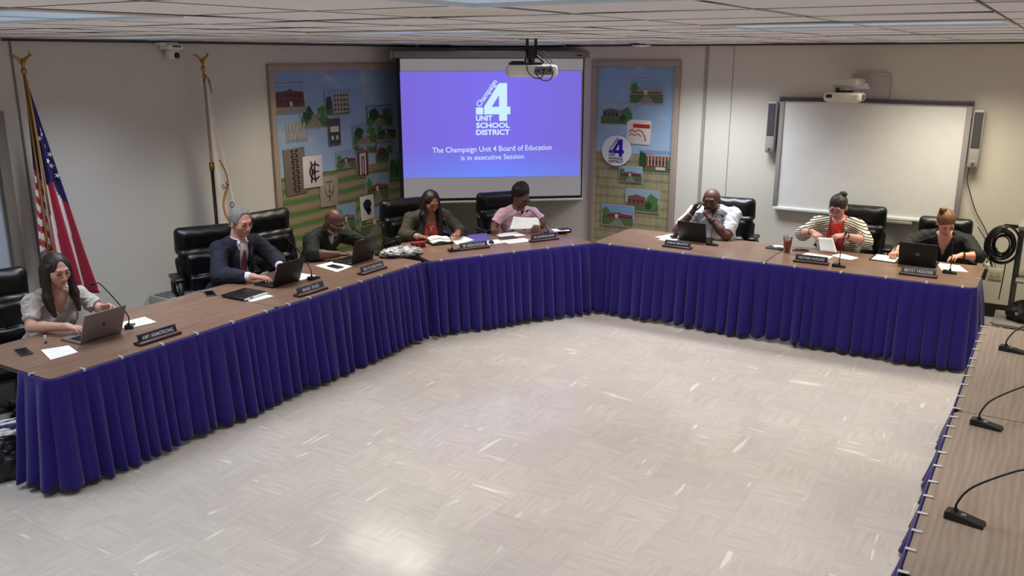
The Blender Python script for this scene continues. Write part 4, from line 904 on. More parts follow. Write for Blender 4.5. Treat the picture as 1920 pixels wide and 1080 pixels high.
obj('silver_scarf', crumple('silver_scarf', '', '', None, (.15, .10, .05), sc_.m, 41, .05), parent=t, loc=(.02, .0, .265))
obj('buckle', MB().box((-.10, -.165, .17), (.05, .012, .03), bev=.004), M('grey'), t)
# ------------------------------------------------------------------ implicit surfaces, meshed with surface nets
f32 = np.float32
A3 = lambda v: np.array(v, f32)
def cap(a, b, r1, r2=None): return ('c', A3(a), A3(b), f32(r1), f32(r1 if r2 is None else r2))
def ell(c, r, R=None): return ('e', A3(c), A3(r), None if R is None else np.array(R, f32))
def rbox(c, h, r, R=None): return ('b', A3(c), A3(h), f32(r), None if R is None else np.array(R, f32))
def ev(pr, P):
    if pr[0] == 'c':
        a, b, r1, r2 = pr[1:]; pa = P-a; ba = b-a; h = np.clip((pa@ba)/max(1e-9, float(ba@ba)), 0, 1)
        return np.sqrt(((pa-h[:, None]*ba)**2).sum(1))-(r1+(r2-r1)*h)
    if pr[0] == 'e':
        q = P-pr[1]
        if pr[3] is not None: q = q@pr[3]
        k0 = np.sqrt(((q/pr[2])**2).sum(1)); k1 = np.sqrt(((q/(pr[2]**2))**2).sum(1))+1e-9; return k0*(k0-1)/k1
    if pr[0] == 'b':
        q = P-pr[1]
        if pr[4] is not None: q = q@pr[4]
        q = np.abs(q)-(pr[2]-pr[3]); return np.sqrt((np.maximum(q, 0)**2).sum(1))+np.minimum(q.max(1), 0)-pr[3]
    if pr[0] == 'f': return pr[1](P)
def smin(a, b, k):
    if k <= 0: return np.minimum(a, b)
    h = np.maximum(k-np.abs(a-b), 0)/k; return np.minimum(a, b)-h*h*k*.25
def smax(a, b, k): return -smin(-a, -b, k)
class Grp:
    def __init__(s, prims, k=.01, cuts=(), ck=.004): s.p = prims; s.k = k; s.cuts = cuts; s.ck = ck
def eval_groups(groups, P, kk, disp=None, masks=None):
    D = None; n = len(P)
    for gi, g in enumerate(groups):
        d = np.full(n, 9., f32)
        for pi, pr in enumerate(g.p):
            if masks is not None:
                idx = masks[gi][pi]
                if idx is None: continue
                d[idx] = smin(d[idx], ev(pr, P[idx]).astype(f32), g.k)
            else: d = smin(d, ev(pr, P).astype(f32), g.k)
        if g.cuts:
            ix = np.where(d < 8)[0]
            if len(ix):
                q = P[ix]; dd = d[ix]
                for c in g.cuts: dd = smax(dd, ev(c, q).astype(f32), g.ck)
                d[ix] = dd
        D = d if D is None else smin(D, d, kk)
    if disp is not None: D = D+disp(P)
    return D
def mesh_sdf(name, groups, lo, hi, h, kk=.006, disp=None, mats=(), fn=None, smooth=1):
    lo = np.array(lo, f32); hi = np.array(hi, f32); B = 8; bs = B*h; nb = np.ceil((hi-lo)/bs).astype(int)
    ii = np.stack(np.meshgrid(*[np.arange(k) for k in nb], indexing='ij'), -1).reshape(-1, 3)
    C = (lo+(ii+.5)*bs).astype(f32); rad = bs*.9
    # distance of every primitive at block centres
    pd = [[ev(p, C).astype(f32) for p in g.p] for g in groups]
    allm = np.min([np.min(q, 0) for q in pd], 0); keep = allm < rad*1.7
    # cuts can only remove volume, so blocks are kept on the uncut distance, then tested
    D = eval_groups(groups, C[keep], kk); kp = np.where(keep)[0][np.abs(D) < rad*1.6]
    if len(kp) == 0: raise Exception('empty sdf '+name)
    C = C[kp]; ii = ii[kp]; pd = [[q[kp] for q in g] for g in pd]; allm = np.min([np.min(q, 0) for q in pd], 0)
    gridp = np.stack(np.meshgrid(*[np.arange(B+1)]*3, indexing='ij'), -1).reshape(-1, 3); S = len(gridp)
    P = (lo+((ii*B)[:, None, :]+gridp[None])*f32(h)).astype(f32).reshape(-1, 3)
    masks = []
    for g, q in zip(groups, pd):
        gm = []; gmin = np.min(q, 0)
        for d in q:
            b = np.where((d < gmin+2*rad+g.k) & (d < allm+2*rad+.05))[0]
            gm.append(None if len(b) == 0 else (b[:, None]*S+np.arange(S)[None]).ravel())
        masks.append(gm)
    V = np.empty(len(P), f32); V[:] = eval_groups(groups, P, kk, disp, masks)
    V = V.reshape(-1, B+1, B+1, B+1); ins = V < 0
    # vertices
    cnt = sum(ins[:, a:B+a, b:B+b, c:B+c].astype(np.int8) for a in (0, 1) for b in (0, 1) for c in (0, 1))
    act = (cnt > 0) & (cnt < 8); bI, ci, cj, ck = np.where(act)
    acc = np.zeros((len(bI), 3), f32); num = np.zeros(len(bI), f32)
    for ax in range(3):
        o1, o2 = [k for k in range(3) if k != ax]
        for u in (0, 1):
            for w_ in (0, 1):
                o = [0, 0, 0]; o[o1] = u; o[o2] = w_; e = list(o); e[ax] = 1
                va = V[bI, ci+o[0], cj+o[1], ck+o[2]]; vb = V[bI, ci+e[0], cj+e[1], ck+e[2]]; m = (va < 0) != (vb < 0)
                t = np.where(m, va/np.where(va == vb, 1, va-vb), 0); q = np.tile(np.array(o, f32), (len(bI), 1)); q[:, ax] += t
                acc[m] += q[m]; num += m
    gc = ii[bI]*B+np.stack([ci, cj, ck], 1); pos = lo+(gc+acc/np.maximum(num, 1)[:, None])*h
    NN = (nb*B+2).astype(np.int64); key = (gc[:, 0].astype(np.int64)*NN[1]+gc[:, 1])*NN[2]+gc[:, 2]
    order = np.argsort(key); key = key[order]; pos = pos[order]
    quads = []
    for ax in range(3):
        o1, o2 = (ax+1) % 3, (ax+2) % 3; sl = [slice(0, B)]*3; sh = list(sl); sh[ax] = slice(1, B+1)
        a = ins[(slice(None), *sl)]; b = ins[(slice(None), *sh)]; bb, x, y, z = np.where(a != b)
        g = ii[bb]*B+np.stack([x, y, z], 1); flip = a[bb, x, y, z]
        ks = []; ok = np.ones(len(bb), bool)
        for d1, d2 in ((0, 0), (1, 0), (1, 1), (0, 1)):
            q = g.copy(); q[:, o1] -= d1; q[:, o2] -= d2; k = (q[:, 0].astype(np.int64)*NN[1]+q[:, 1])*NN[2]+q[:, 2]
            j = np.minimum(np.searchsorted(key, k), len(key)-1); ok &= key[j] == k; ks.append(j)
        Q = np.stack(ks, 1); Q[~flip] = Q[~flip][:, ::-1]; quads.append(Q[ok])
    Q = np.concatenate(quads)
    for _ in range(smooth):
        s = np.zeros_like(pos); c = np.zeros(len(pos), f32)
        for a, b in ((0, 1), (1, 2), (2, 3), (3, 0)):
            for u, w_ in ((a, b), (b, a)):
                for k in range(3): s[:, k] += np.bincount(Q[:, u], pos[Q[:, w_], k], len(pos))
                c += np.bincount(Q[:, u], minlength=len(pos))
        pos = pos*.5+.5*s/np.maximum(c, 1)[:, None]
    used = np.zeros(len(pos), bool); used[Q.ravel()] = True; remap = np.cumsum(used)-1; pos = pos[used]; Q = remap[Q]
    me = bpy.data.meshes.new(name); me.vertices.add(len(pos)); me.vertices.foreach_set('co', pos.astype(f32).ravel())
    me.loops.add(len(Q)*4); me.loops.foreach_set('vertex_index', Q.ravel().astype(np.int32)); me.polygons.add(len(Q))
    me.polygons.foreach_set('loop_start', np.arange(0, len(Q)*4, 4, dtype=np.int32))
    try: me.polygons.foreach_set('loop_total', np.full(len(Q), 4, np.int32))
    except Exception: pass
    for m in mats: me.materials.append(m)
    if fn is not None:
        mi = fn(pos[Q].mean(1)).astype(np.int32); me.polygons.foreach_set('material_index', mi)
    me.polygons.foreach_set('use_smooth', np.ones(len(Q), bool)); me.update(calc_edges=True); me.validate(); return me
def rotm(yaw=0, pitch=0, roll=0):
    """columns: right, forward, up; pitch > 0 looks down, yaw > 0 turns to the figure's own left"""
    y, p, r = map(math.radians, (yaw, pitch, roll))
    return np.array(Matrix.Rotation(y, 3, 'Z') @ Matrix.Rotation(-p, 3, 'X') @ Matrix.Rotation(r, 3, 'Y'), f32)
# ------------------------------------------------------------------ leather executive chairs
def make_chair():
    t = thing('office_chair', '', 'chair', (0, 0, 0), 0, 'black leather office chairs around the tables')
    lea = M('black_leather')
    # faces local -y ; back at +y ; origin on the floor under the seat
    seat = [rbox((0, 0, .44), (.26, .25, .055), .05), ell((0, -.02, .475), (.22, .21, .045))]
    obj('seat', mesh_sdf('seat', [Grp(seat, .03)], (-.34, -.33, .34), (.34, .33, .56), .011, mats=[lea]), parent=t)
    Rb = rotm(0, -9)
    head = [rbox((0, .335, .955), (.262, .055, .13), .05, Rb), rbox((0, .305, .97), (.215, .05, .09), .045, Rb)]
    low = [rbox((0, .295, .70), (.25, .05, .20), .045, Rb), rbox((0, .245, .75), (.185, .035, .095), .03, Rb), rbox((0, .225, .59), (.185, .035, .07), .03, Rb)]
    side = [cap((s*.235, .235, .56), (s*.25, .28, .80), .035, .03) for s in (-1, 1)]
    dsp = lambda P: .003*np.sin(P[:, 0]*38+P[:, 2]*9)*np.sin(P[:, 2]*30)*(P[:, 1] < .3)
    obj('backrest', mesh_sdf('backrest', [Grp(low+side, .012)], (-.34, .10, .44), (.34, .42, .98), .011, disp=dsp, mats=[lea]), parent=t)
    obj('headrest', mesh_sdf('headrest', [Grp(head, .02)], (-.34, .20, .80), (.34, .47, 1.24), .011, disp=dsp, mats=[lea]), parent=t)
    for s in (-1, 1):
        a = obj('armrest', MB().tube([(s*.27, .20, .46), (s*.325, .17, .55), (s*.335, .12, .66), (s*.33, -.02, .70), (s*.325, -.17, .68), (s*.325, -.21, .60), (s*.28, -.15, .43)], [.02, .022, .022, .024, .024, .02, .018], n=8), M('black'), t)
        obj('arm_pad', MB().box((s*.33, -.03, .715), (.085, .28, .04), bev=.018, seg=3), lea, a)
    obj('gas_column', MB().lathe([(.04, .07), (.03, .10), (.028, .28), (.022, .29), (.022, .40)]), M('black'), t)
    obj('tilt_mechanism', MB().box((0, 0, .385), (.18, .26, .04), bev=.01).box((0, .24, .46), (.09, .12, .03), rot=(.7, 0, 0)), M('black'), t)
    b = MB()
    for k in range(5):
        a = 2*PI*k/5+.3; b.tube([(0, 0, .115), (.13*math.cos(a), .13*math.sin(a), .105), (.29*math.cos(a), .29*math.sin(a), .075)], [.03, .024, .016], n=8)
    st = obj('star_base', b, M('black'), t)
    for k in range(5):
        a = 2*PI*k/5+.3; x, y = .29*math.cos(a), .29*math.sin(a)
        obj('caster', MB().tube([(x-.022, y, .028), (x-.004, y, .028)], .027, n=14).tube([(x+.004, y, .028), (x+.022, y, .028)], .027, n=14).tube([(x, y, .028), (x, y, .08)], .007), M('black'), t)
    return t
CH = make_chair()
chairs = [  # label, world x, y, heading of its front (deg, 0 = faces -y), scale
 ('black leather chair at far left behind the woman with long dark hair', -6.22, 3.22, 78, 1.0),
 ('wide black leather chair behind the grey-haired man in a suit', -6.26, 5.09, 62, 1.02),
 ('black leather chair standing empty-sided left of the bald man in black', -6.26, 6.00, 84, 1.04),
 ('black leather chair behind the woman in the dark blazer', -5.80, 7.42, 66, 1.0),
 ('black leather chair behind the woman in the pink shirt', -5.20, 8.36, 56, 1.0),
 ('black leather chair behind the bald man in the white polo shirt', -2.98, 9.24, 6, 1.0),
 ('black leather chair behind the woman in the striped cardigan', -1.66, 9.42, 4, 1.0),
 ('black leather chair behind the red-haired woman writing', -.86, 9.44, 0, .95)]
for n, (lab, x, y, rz, s) in enumerate(chairs):
    if n == 0: CH.location = (x, y, 0); CH.rotation_euler = (0, 0, math.radians(rz)); CH['label'] = lab; CH.scale = (s,)*3
    else: dup(CH, (x, y, 0), rz, lab, scale=(s,)*3)
# ------------------------------------------------------------------ people
def unit(v): v = np.array(v, float); return v/max(1e-9, np.linalg.norm(v))
def hand(W, d, n, side, curl=(25, 35, 25), spread=1., k=.93, thumb=(.7, .6, .25)):
    """wrist W, finger direction d, palm normal n, side +1 right / -1 left; palm plus four separate fingers and a thumb"""
    d = unit(d); n = unit(np.array(n)-d*np.dot(n, d)); t = np.cross(n, d)*(-1 if side > 0 else 1); W = np.array(W, float)
    pr = []; fin = []
    for o, ln, L3, r in ((.031, .088, (.040, .025, .020), .0088), (.011, .092, (.045, .028, .021), .009), (-.010, .088, (.041, .026, .020), .0086), (-.029, .078, (.032, .020, .018), .0076)):
        a = W+t*o*.45*k+d*.012; b = W+d*ln*k+t*o*k; pr.append(cap(a, b, .0155*k, .0125*k))
        dd = unit(d+t*o*2.2*spread); c = b; ang = 0
        for i, L_ in enumerate(L3):
            ang += math.radians(curl[i]*(1+.12*(o < 0))); v = dd*math.cos(ang)+n*math.sin(ang); e = c+v*L_*k
            fin.append(cap(c, e, (r-.0006*i)*k, (r-.0008*(i+1))*k)); c = e
    a = W+d*.018*k+t*.022*k; ta, tb, tc = thumb; b = a+unit(t*ta+d*tb+n*tc)*.044*k; c = b+unit(t*ta*.4+d*tb*1.2+n*tc)*.032*k; e = c+unit(t*.1+d+n*tc)*.024*k
    th = [cap(a, b, .0150*k, .0115*k), cap(b, c, .0108*k, .0098*k), cap(c, e, .0095*k, .0078*k)]
    return [Grp(pr, .012), Grp(fin, .0022), Grp(th, .004)]
def xf(R, O):    # head frame -> local
    return lambda v: np.array(O)+R@np.array(v, float)
def head_groups(R, O, s=1.0, fem=False, wide=1.0, ears=True):
    T = xf(R, O); w_ = wide
    def e(c, r): return ell(T(np.array(c)*s), np.array(r)*s, R)
    def c_(a, b, r1, r2): return cap(T(np.array(a)*s), T(np.array(b)*s), r1*s, r2*s)
    j = .92 if fem else 1.0
    g = [e((0, -.014, .030), (.074*w_, .094, .088)), e((0, .022, -.020), (.062*w_, .066, .075)), e((0, .030, -.058), (.052*w_*j, .055, .048)), e((0, .066, -.092), (.020*j, .018, .018)),
         e((.040*w_, .055, -.018), (.022, .025, .024)), e((-.040*w_, .055, -.018), (.022, .025, .024)),
         c_((-.03, .080, .030), (.03, .080, .030), .011, .011)]
    face = Grp(g, .022, cuts=[], ck=.008)
    sock = [('f', (lambda P, c=T(np.array((sx*.031, .103, .010))*s), r=.0135*s: (r-np.sqrt(((P-A3(c))**2).sum(1))).astype(f32))) for sx in (-1, 1)]
    face.cuts = sock
    det = Grp([c_((0, .088, .018), (0, .108, -.026), .0075, .0115), e((.011, .097, -.031), (.0085, .009, .0075)), e((-.011, .097, -.031), (.0085, .009, .0075)),
               e((.031, .0795, .009), (.0145, .0125, .0105)), e((-.031, .0795, .009), (.0145, .0125, .0105)),
               e((0, .088, -.054), (.022, .008, .0058)), e((0, .086, -.064), (.019, .009, .0066))], .007)
    out = [face, det]
    if ears: out.append(Grp([e((sx*.076*w_, -.004, .0), (.009, .017, .030)) for sx in (-1, 1)]+[e((sx*.078*w_, .0, -.024), (.007, .010, .011)) for sx in (-1, 1)], .006))
    return out, T
def person(name_label, cat, loc, rz, H, hp, hy, hr, sh, arms, skin, hair, cloth, fem=False, girth=1.0, hs=1.0, wide=1.0, lip=None, extras=(), group=None, lean=0, eyes_open=False, tshift=(0, 0), h=.0042, browc=(30, 22, 20)):
    """H: head centre z. sh: (right, left) shoulder points. arms: (elbow, wrist, finger dir, palm normal, curl) per side"""
    R = rotm(hy, hp, hr); O = np.array((0, 0, H)); hg, T = head_groups(R, O, hs, fem, wide)
    shR, shL = np.array(sh[0], float), np.array(sh[1], float); mid = (shR+shL)/2
    N = mid+np.array((0, .005, .055)); nk = T((0, -.035, -.06)); Pv = np.array((mid[0]*.8+tshift[0], -.30+lean+tshift[1], .53))
    zx = unit(N-Pv); xx = unit(shR-shL); yy = unit(np.cross(zx, xx)); xx = np.cross(yy, zx); TR = np.stack([xx, yy, zx], 1); L_ = np.linalg.norm(N-Pv)
    TT = lambda v: N+TR@np.array(v, float); g_ = girth; W_ = np.linalg.norm(shR-shL)/2
    def torso(t):
        p = [ell(TT((0, -.005, -.16)), (W_*.86+t, .108*g_+t, .17+t), TR), ell(TT((0, .012, -.32)), (.145*g_+t, .112*g_+t, .14+t), TR), ell(Pv+np.array((0, .02, .0)), (.172*g_**.7+t, .135+t, .12+t)),
             cap(shR-xx*.02, shL+xx*.02, .048+t, .048+t), cap(N-zx*.02, shR-xx*.05+zx*.012, .045+t, .036+t), cap(N-zx*.02, shL+xx*.05+zx*.012, .045+t, .036+t)]
        if fem: p += [ell(TT((sx*.078, .085*g_, -.20)), (.068+t*.6, .060+t*.6, .066+t*.6), TR) for sx in (-1, 1)]
        elif g_ > 1.1: p += [ell(TT((0, .06, -.33)), (.15*g_+t, .13*g_+t, .14+t), TR)]
        return p
    groups = hg+[Grp(torso(0), .05), Grp([cap(nk, N+np.array((0, -.005, .0)), .052*wide if not fem else .046, .058*wide if not fem else .052)], .02)]
    hands = []; ar = {}
    for i, (S_, side) in enumerate(((shR, 1), (shL, -1))):
        E_, Wr, d, n, cu = arms[i][:5]; kw = arms[i][5] if len(arms[i]) > 5 else {}; E_ = np.array(E_, float); Wr = np.array(Wr, float); ar[side] = (S_, E_, Wr, unit(d))
        q = g_**.6*(.9 if fem else 1.06)
        groups.append(Grp([cap(S_, E_, .050*q, .040*q), cap(E_, E_+(Wr-E_)*.35, .041*q, .040*q), cap(E_+(Wr-E_)*.35, Wr, .040*q, .0255*(1 if fem else 1.1)), cap(Wr, Wr+unit(d)*.02, .0255, .021)], .018))
        groups += hand(Wr, d, n, side, cu, k=.90 if fem else 1.0, **kw)
    # seated legs
    legs = []
    for sx in (-1, 1):
        hip = Pv+np.array((sx*.09, .04, -.01)); kn = np.array((Pv[0]+sx*.13, Pv[1]+.46, .52)); an = np.array((Pv[0]+sx*.12, Pv[1]+.44, .10)); toe = an+np.array((sx*.02, .15, -.055))
        legs += [(hip, kn, an, toe)]
    for hip, kn, an, toe in legs: groups.append(Grp([cap(hip, kn, .078*g_**.5, .056), cap(kn, an, .054, .036), cap(an, toe, .036, .026)], .02))
    root = thing('person', name_label, cat, (loc[0], loc[1], 0), rz, group)
    allp = [p for g in groups for p in g.p if p[0] == 'c']; mn = np.min([np.minimum(p[1], p[2]) for p in allp], 0)-.12; mx = np.max([np.maximum(p[1], p[2]) for p in allp], 0)+.12
    mn = np.minimum(mn, [-.3, -.45, .0]); mx = np.maximum(mx, [.3, .2, H+.16]); mn[2] = 0
    lipc = lip or tuple(int(c*.80) for c in skin); LC = A3(T(np.array((0, .094, -.059))*hs)); Ri = R.astype(f32); EC = A3(T(np.array((0, .085, .010))*hs))
    sk = mat('skin_%d_%d' % (skin[0], skin[2]), skin, .48, spec=.4, vary=.08, scale=30); lm = mat('lips_%d_%d' % (lipc[0], lipc[2]), lipc, .45)
    def fn(C):
        q = (C-LC)@Ri; m = ((q[:, 0]/.026)**2+(q[:, 1]/.022)**2+(q[:, 2]/.0115)**2) < 1; q2 = (C-EC)@Ri; m2 = (((np.abs(q2[:, 0])-.031*hs)/.019)**2+(q2[:, 1]/.03)**2+(q2[:, 2]/.0125)**2) < 1; return m.astype(int)+2*m2.astype(int)*(~m)
    ec = tuple(int(v*.74) for v in skin); em_ = mat('eyelid_skin_%d_%d' % (ec[0], ec[2]), ec, .5)
    body = mesh_sdf('body', groups, mn, mx, h, .010, mats=[sk, lm, em_], fn=fn); obj('body', body, parent=root)
    # eyes, brows
    def hobj(nm, mb, m): 
        o = obj(nm, mb, m, root); return o
    for sx in (-1, 1):
        c = T(np.array((sx*.031, .0800, .009))*hs); f = R[:, 1]; u = R[:, 2]; rr = R[:, 0]
        if eyes_open:
            e = MB().ball(tuple(c+f*.0008), .0122, 0, 14).ball(tuple(c+f*.0085), (.0068, .0068, .0068), 1, 10); hobj('eye', e, [mat('eye_white', (196, 186, 178), .3), mat('eye_iris', (26, 18, 14), .2)])
            hobj('eyelid', MB().tube([tuple(c+rr*a+f*(.0135-abs(a)*.35)+u*(.0068-abs(a)*.25)) for a in (-.012, -.006, 0, .006, .012)], .0022, n=6), lm)
        else:
            hobj('eyelashes', MB().tube([tuple(c+rr*a+f*(.0145-abs(a)*.35)-u*(.0045-abs(a)*.15)) for a in (-.012, -.006, 0, .006, .012)], .0024, n=6), mat('lash', (24, 16, 14), .8))
        hobj('eyebrow', MB().tube([tuple(T(np.array((sx*a, b, z_))*hs)) for a, b, z_ in ((.014, .0945, .030), (.028, .0925, .0355), (.045, .080, .031))], [.0032, .0036, .0018], n=6), mat('brow_%d' % browc[0], browc, .9))
    # hair
    HWID[0] = wide
    if hair: hair(root, T, R, hs, N, mat)
    ctx = dict(root=root, T=T, R=R, hs=hs, N=N, TT=TT, TR=TR, torso=torso, ar=ar, shR=shR, shL=shL, Pv=Pv, nk=nk, mn=mn, mx=mx, legs=legs, g=g_, fem=fem, W=W_, H=H)
    for c in cloth: c(ctx)
    for e in extras: e(ctx)
    return root
def NO(amp, sc_=1):
    def f(P):
        x, y, z = P[:, 0], P[:, 1], P[:, 2]; a = np.sin(x*31+z*17+1.3)*np.sin(z*27-y*21)
        w1 = 1-np.abs(np.sin(z*34+x*19+2.2*np.sin(x*13+y*9)+1.5*a)); w2 = 1-np.abs(np.sin(x*29-z*15+y*33+1.8*np.sin(z*16)))
        return (amp*(.7*a-1.1*w1**4-.8*w2**4+.5)).astype(f32)
    return f
def halfspace(pt, nrm):
    pt = A3(pt); nrm = A3(unit(nrm)); return ('f', lambda P: ((P-pt)@nrm).astype(f32))
def neg(pr): return ('f', lambda P: -ev(pr, P))
def sleeve(S_, E_, Wr, frac, t, q, flat=True):
    """prims and cut for a sleeve reaching frac (0..1 upper arm, 1..2 forearm)"""
    if frac <= 1:
        end = S_+(E_-S_)*frac; p = [cap(S_, end+(E_-S_)*.05, .052*q+t, .045*q+t*1.4)]; cut = halfspace(end, E_-S_)
        return Grp(p, .02, [cut], .003)
    end = E_+(Wr-E_)*(frac-1); r2 = .041*q+(.027-.041*q)*(frac-1)
    return [Grp([cap(S_, E_, .052*q+t, .043*q+t)], .02), Grp([cap(E_, end+(Wr-E_)*.04, .043*q+t, r2+t*1.15)], .02, [halfspace(end, Wr-E_)], .003)]
def garment(name, m, t=.012, sl=.6, slr=None, neck=.065, neck_drop=.0, vdepth=0, vwidth=.0, openw=None, hem=None, wr=.0025, h=.0062, st=None, extra=None, slcut=True, low=True):
    """cloth over torso and sleeves; neck = radius of the neck opening; vdepth/vwidth = V neck; openw = half width of an open front"""
    st = t if st is None else st
    def f(c):
        q = c['g']**.6*(.9 if c['fem'] else 1.06); N, TT, TR = c['N'], c['TT'], c['TR']; cuts = []
        # neck opening: a cylinder up the neck
        a = N-np.array((0, 0, .03))+TR[:, 1]*neck_drop; cuts.append(neg(cap(a+np.array((0, .01, .0)), c['nk']+np.array((0, 0, .08)), neck, neck*1.1)))
        TRf = TR.astype(f32); Nf = A3(N)
        if vdepth:
            def vf(P):
                q_ = (P-Nf)@TRf; wv = vwidth*(1-(-q_[:, 2])/vdepth); d = np.maximum(np.abs(q_[:, 0])-np.maximum(wv, -.02), .0-q_[:, 1]); return (-d).astype(f32)
            cuts.append(('f', vf))
        if openw:
            def of(P):
                q_ = (P-Nf)@TRf; zz = -q_[:, 2]; wv = np.interp(zz, [x for x, _ in openw], [y for _, y in openw]).astype(f32); return (-np.maximum(np.abs(q_[:, 0])-wv, -q_[:, 1]+.01)).astype(f32)
            cuts.append(('f', of))
        tor = Grp(c['torso'](t), .05, cuts, .004)
        if hem: tor.cuts = list(tor.cuts)+[('f', lambda P: (hem-P[:, 2]).astype(f32))]
        gs = [tor]
        for side in (1, -1):
            S_, E_, Wr, d = c['ar'][side]; s_ = sl if side > 0 or slr is None else slr
            if s_ > 0:
                g = sleeve(S_, E_, Wr, s_, st, q); 
                gs += g if isinstance(g, list) else [g]
        if extra: gs += extra(c)
        me = mesh_sdf(name, gs, c['mn']+np.array((-.02, -.03, .38)), c['mx']+.02, h, .03, disp=NO(wr), mats=[M(m) if isinstance(m, str) else m])
        c[name] = obj(name, me, parent=c['root'])
    return f
def trousers(m, shoe=(20, 18, 18)):
    def f(c):
        gs = [Grp([cap(hip, kn, .088*c['g']**.5, .066), cap(kn, an, .064, .052)], .02, [halfspace(an+np.array((0, 0, -.01)), (0, 0, -1))]) for hip, kn, an, toe in c['legs']]
        gs.append(Grp([ell(c['Pv']+np.array((0, .02, -.01)), (.185*c['g']**.7, .15, .125))], .02, [halfspace(c['Pv']+np.array((0, 0, .06)), (0, 0, 1))]))
        obj('trousers', mesh_sdf('trousers', gs, (c['Pv'][0]-.4, c['Pv'][1]-.3, 0), (c['Pv'][0]+.4, c['Pv'][1]+.8, .8), .010, .03, disp=NO(.003), mats=[m]), parent=c['root'])
        for hip, kn, an, toe in c['legs']:
            obj('shoe', mesh_sdf('shoe', [Grp([cap(an+np.array((0, -.02, -.055)), toe, .042, .036), cap(an+np.array((0, -.01, 0)), an+np.array((0, 0, -.05)), .045, .045)], .02, [('f', lambda P: (.002-P[:, 2]).astype(f32))])], (an[0]-.12, an[1]-.15, -.01), (an[0]+.14, an[1]+.3, .2), .008, mats=[mat('shoe_%d' % shoe[0], shoe, .5)]), parent=c['root'])
    return f
def glasses(m='black', r=.021, w_=.0016, half=False):
    def f(c):
        T, hs = c['T'], c['hs']; mb = MB(); P = lambda a, b, z: tuple(T(np.array((a, b, z))*hs))
        for sx in (-1, 1):
            a0 = (0, PI) if half else (0, 2*PI)
            mb.tube([P(sx*.032+r*1.12*math.cos(a), .108-abs(math.cos(a)*(1 if math.cos(a)*sx > 0 else 0))*.010, .006+r*.72*math.sin(a)) for a in [a0[0]+(a0[1]-a0[0])*k/18 for k in range(19)]], w_, n=6)
            mb.tube([P(sx*.056, .098, .012), P(sx*.074, .06, .012), P(sx*.080, -.005, .010), P(sx*.080, -.02, -.008)], w_, n=6)
        mb.tube([P(-.009, .110, .010), P(0, .113, .013), P(.009, .110, .010)], w_, n=6)
        obj('glasses', mb, M(m), c['root'])
    return f
def band(side, off, r, wd, m, face=None, nm='watch'):
    """band round a forearm, off metres up from the wrist; face = watch face colour"""
    def f(c):
        S_, E_, Wr, d = c['ar'][side]; a = unit(E_-Wr); p = Wr+a*off
        z = np.array((0, 0, 1.)) if abs(a[2]) < .9 else np.array((1., 0, 0)); u = unit(np.cross(a, z)); v = np.cross(u, a)
        mb = MB(); n = 20; rr = r; vs = []
        for k in range(n):
            q = 2*PI*k/n; o = u*math.cos(q)+v*math.sin(q)
            for da, dr in ((-wd/2, 0), (wd/2, 0), (wd/2, .003), (-wd/2, .003)): vs.append(p+a*da+o*(rr+dr))
        fs = [(4*k+i, 4*k+(i+1) % 4, 4*((k+1) % n)+(i+1) % 4, 4*((k+1) % n)+i) for k in range(n) for i in range(4)]
        mb.add([tuple(x) for x in vs], fs, 0, True); o_ = obj(nm, mb, M(m) if isinstance(m, str) else m, c['root'])
        if face:
            c0 = p+v*(rr+.004); mt = Matrix(((u[0], a[0], v[0], c0[0]), (u[1], a[1], v[1], c0[1]), (u[2], a[2], v[2], c0[2]), (0, 0, 0, 1)))
            obj('watch_face', MB().lathe([(.018, -.003), (.018, .004), (.014, .006)], mtx=mt, n=18), M(face) if isinstance(face, str) else face, o_)
    return f
# hair builders work in the head frame
HWID = [1.0]
def HE(T, R, s): k = np.array((HWID[0], 1, 1)); return lambda c, r: ell(T(np.array(c)*k*s), np.array(r)*k*s, R)
def hairmesh(nm, root, groups, T, R, N, m, h=.0048, disp=None, ext=.42):
    O = T((0, 0, 0)); lo = O-np.array((.20, .22, ext)); hi = O+np.array((.20, .20, .24))
    obj(nm, mesh_sdf(nm, groups, lo, hi, h, .012, disp=disp, mats=[m]), parent=root)
def strands(amp=.0018, f=70): return lambda P: (amp*np.sin(P[:, 0]*f+3*np.sin(P[:, 2]*9))*np.cos(P[:, 1]*f*.7)).astype(f32)
def hair_long(m, length=.27, part=0, gap=.058):
    def f(root, T, R, s, N, _):
        e = HE(T, R, s)
        face = neg(e((0, .115, -.030), (gap, .105, .108)))
        capg = Grp([e((0, -.020, .032), (.0815, .102, .092)), e((0, -.05, -.02), (.074, .076, .09))], .02, [face, neg(e((part, .125, .040), (.046, .080, .088)))], .008)
        gs = [capg]; dn = np.array((0, 0, -1.))
        for sx in (-1, 1):
            a = T(np.array((sx*.070, .015, .045))*s); b = T(np.array((sx*.084, .010, -.05))*s); e1 = b+dn*(length*.45)+np.array((sx*.010, .02, 0)); e2 = b+dn*length*.85+np.array((sx*.004, .055, 0))
            gs.append(Grp([cap(a, b, .020, .026), cap(b, e1, .026, .030), cap(e1, e2, .030, .016)], .02, [face], .006)); gs.append(Grp([cap(b, e1+np.array((sx*.012, -.02, 0)), .022, .024), cap(e1+np.array((sx*.012, -.02, 0)), e2+np.array((sx*.014, -.025, .03)), .024, .010)], .004, [face], .006))
        bb = T(np.array((0, -.07, -.02))*s); gs.append(Grp([cap(bb+np.array((-.04, 0, 0)), bb+np.array((-.045, -.03, -length*.7)), .05, .035), cap(bb+np.array((.04, 0, 0)), bb+np.array((.045, -.03, -length*.7)), .05, .035)], .03))
        hairmesh('hair', root, gs, T, R, N, m, disp=strands(), ext=.5)
    return f
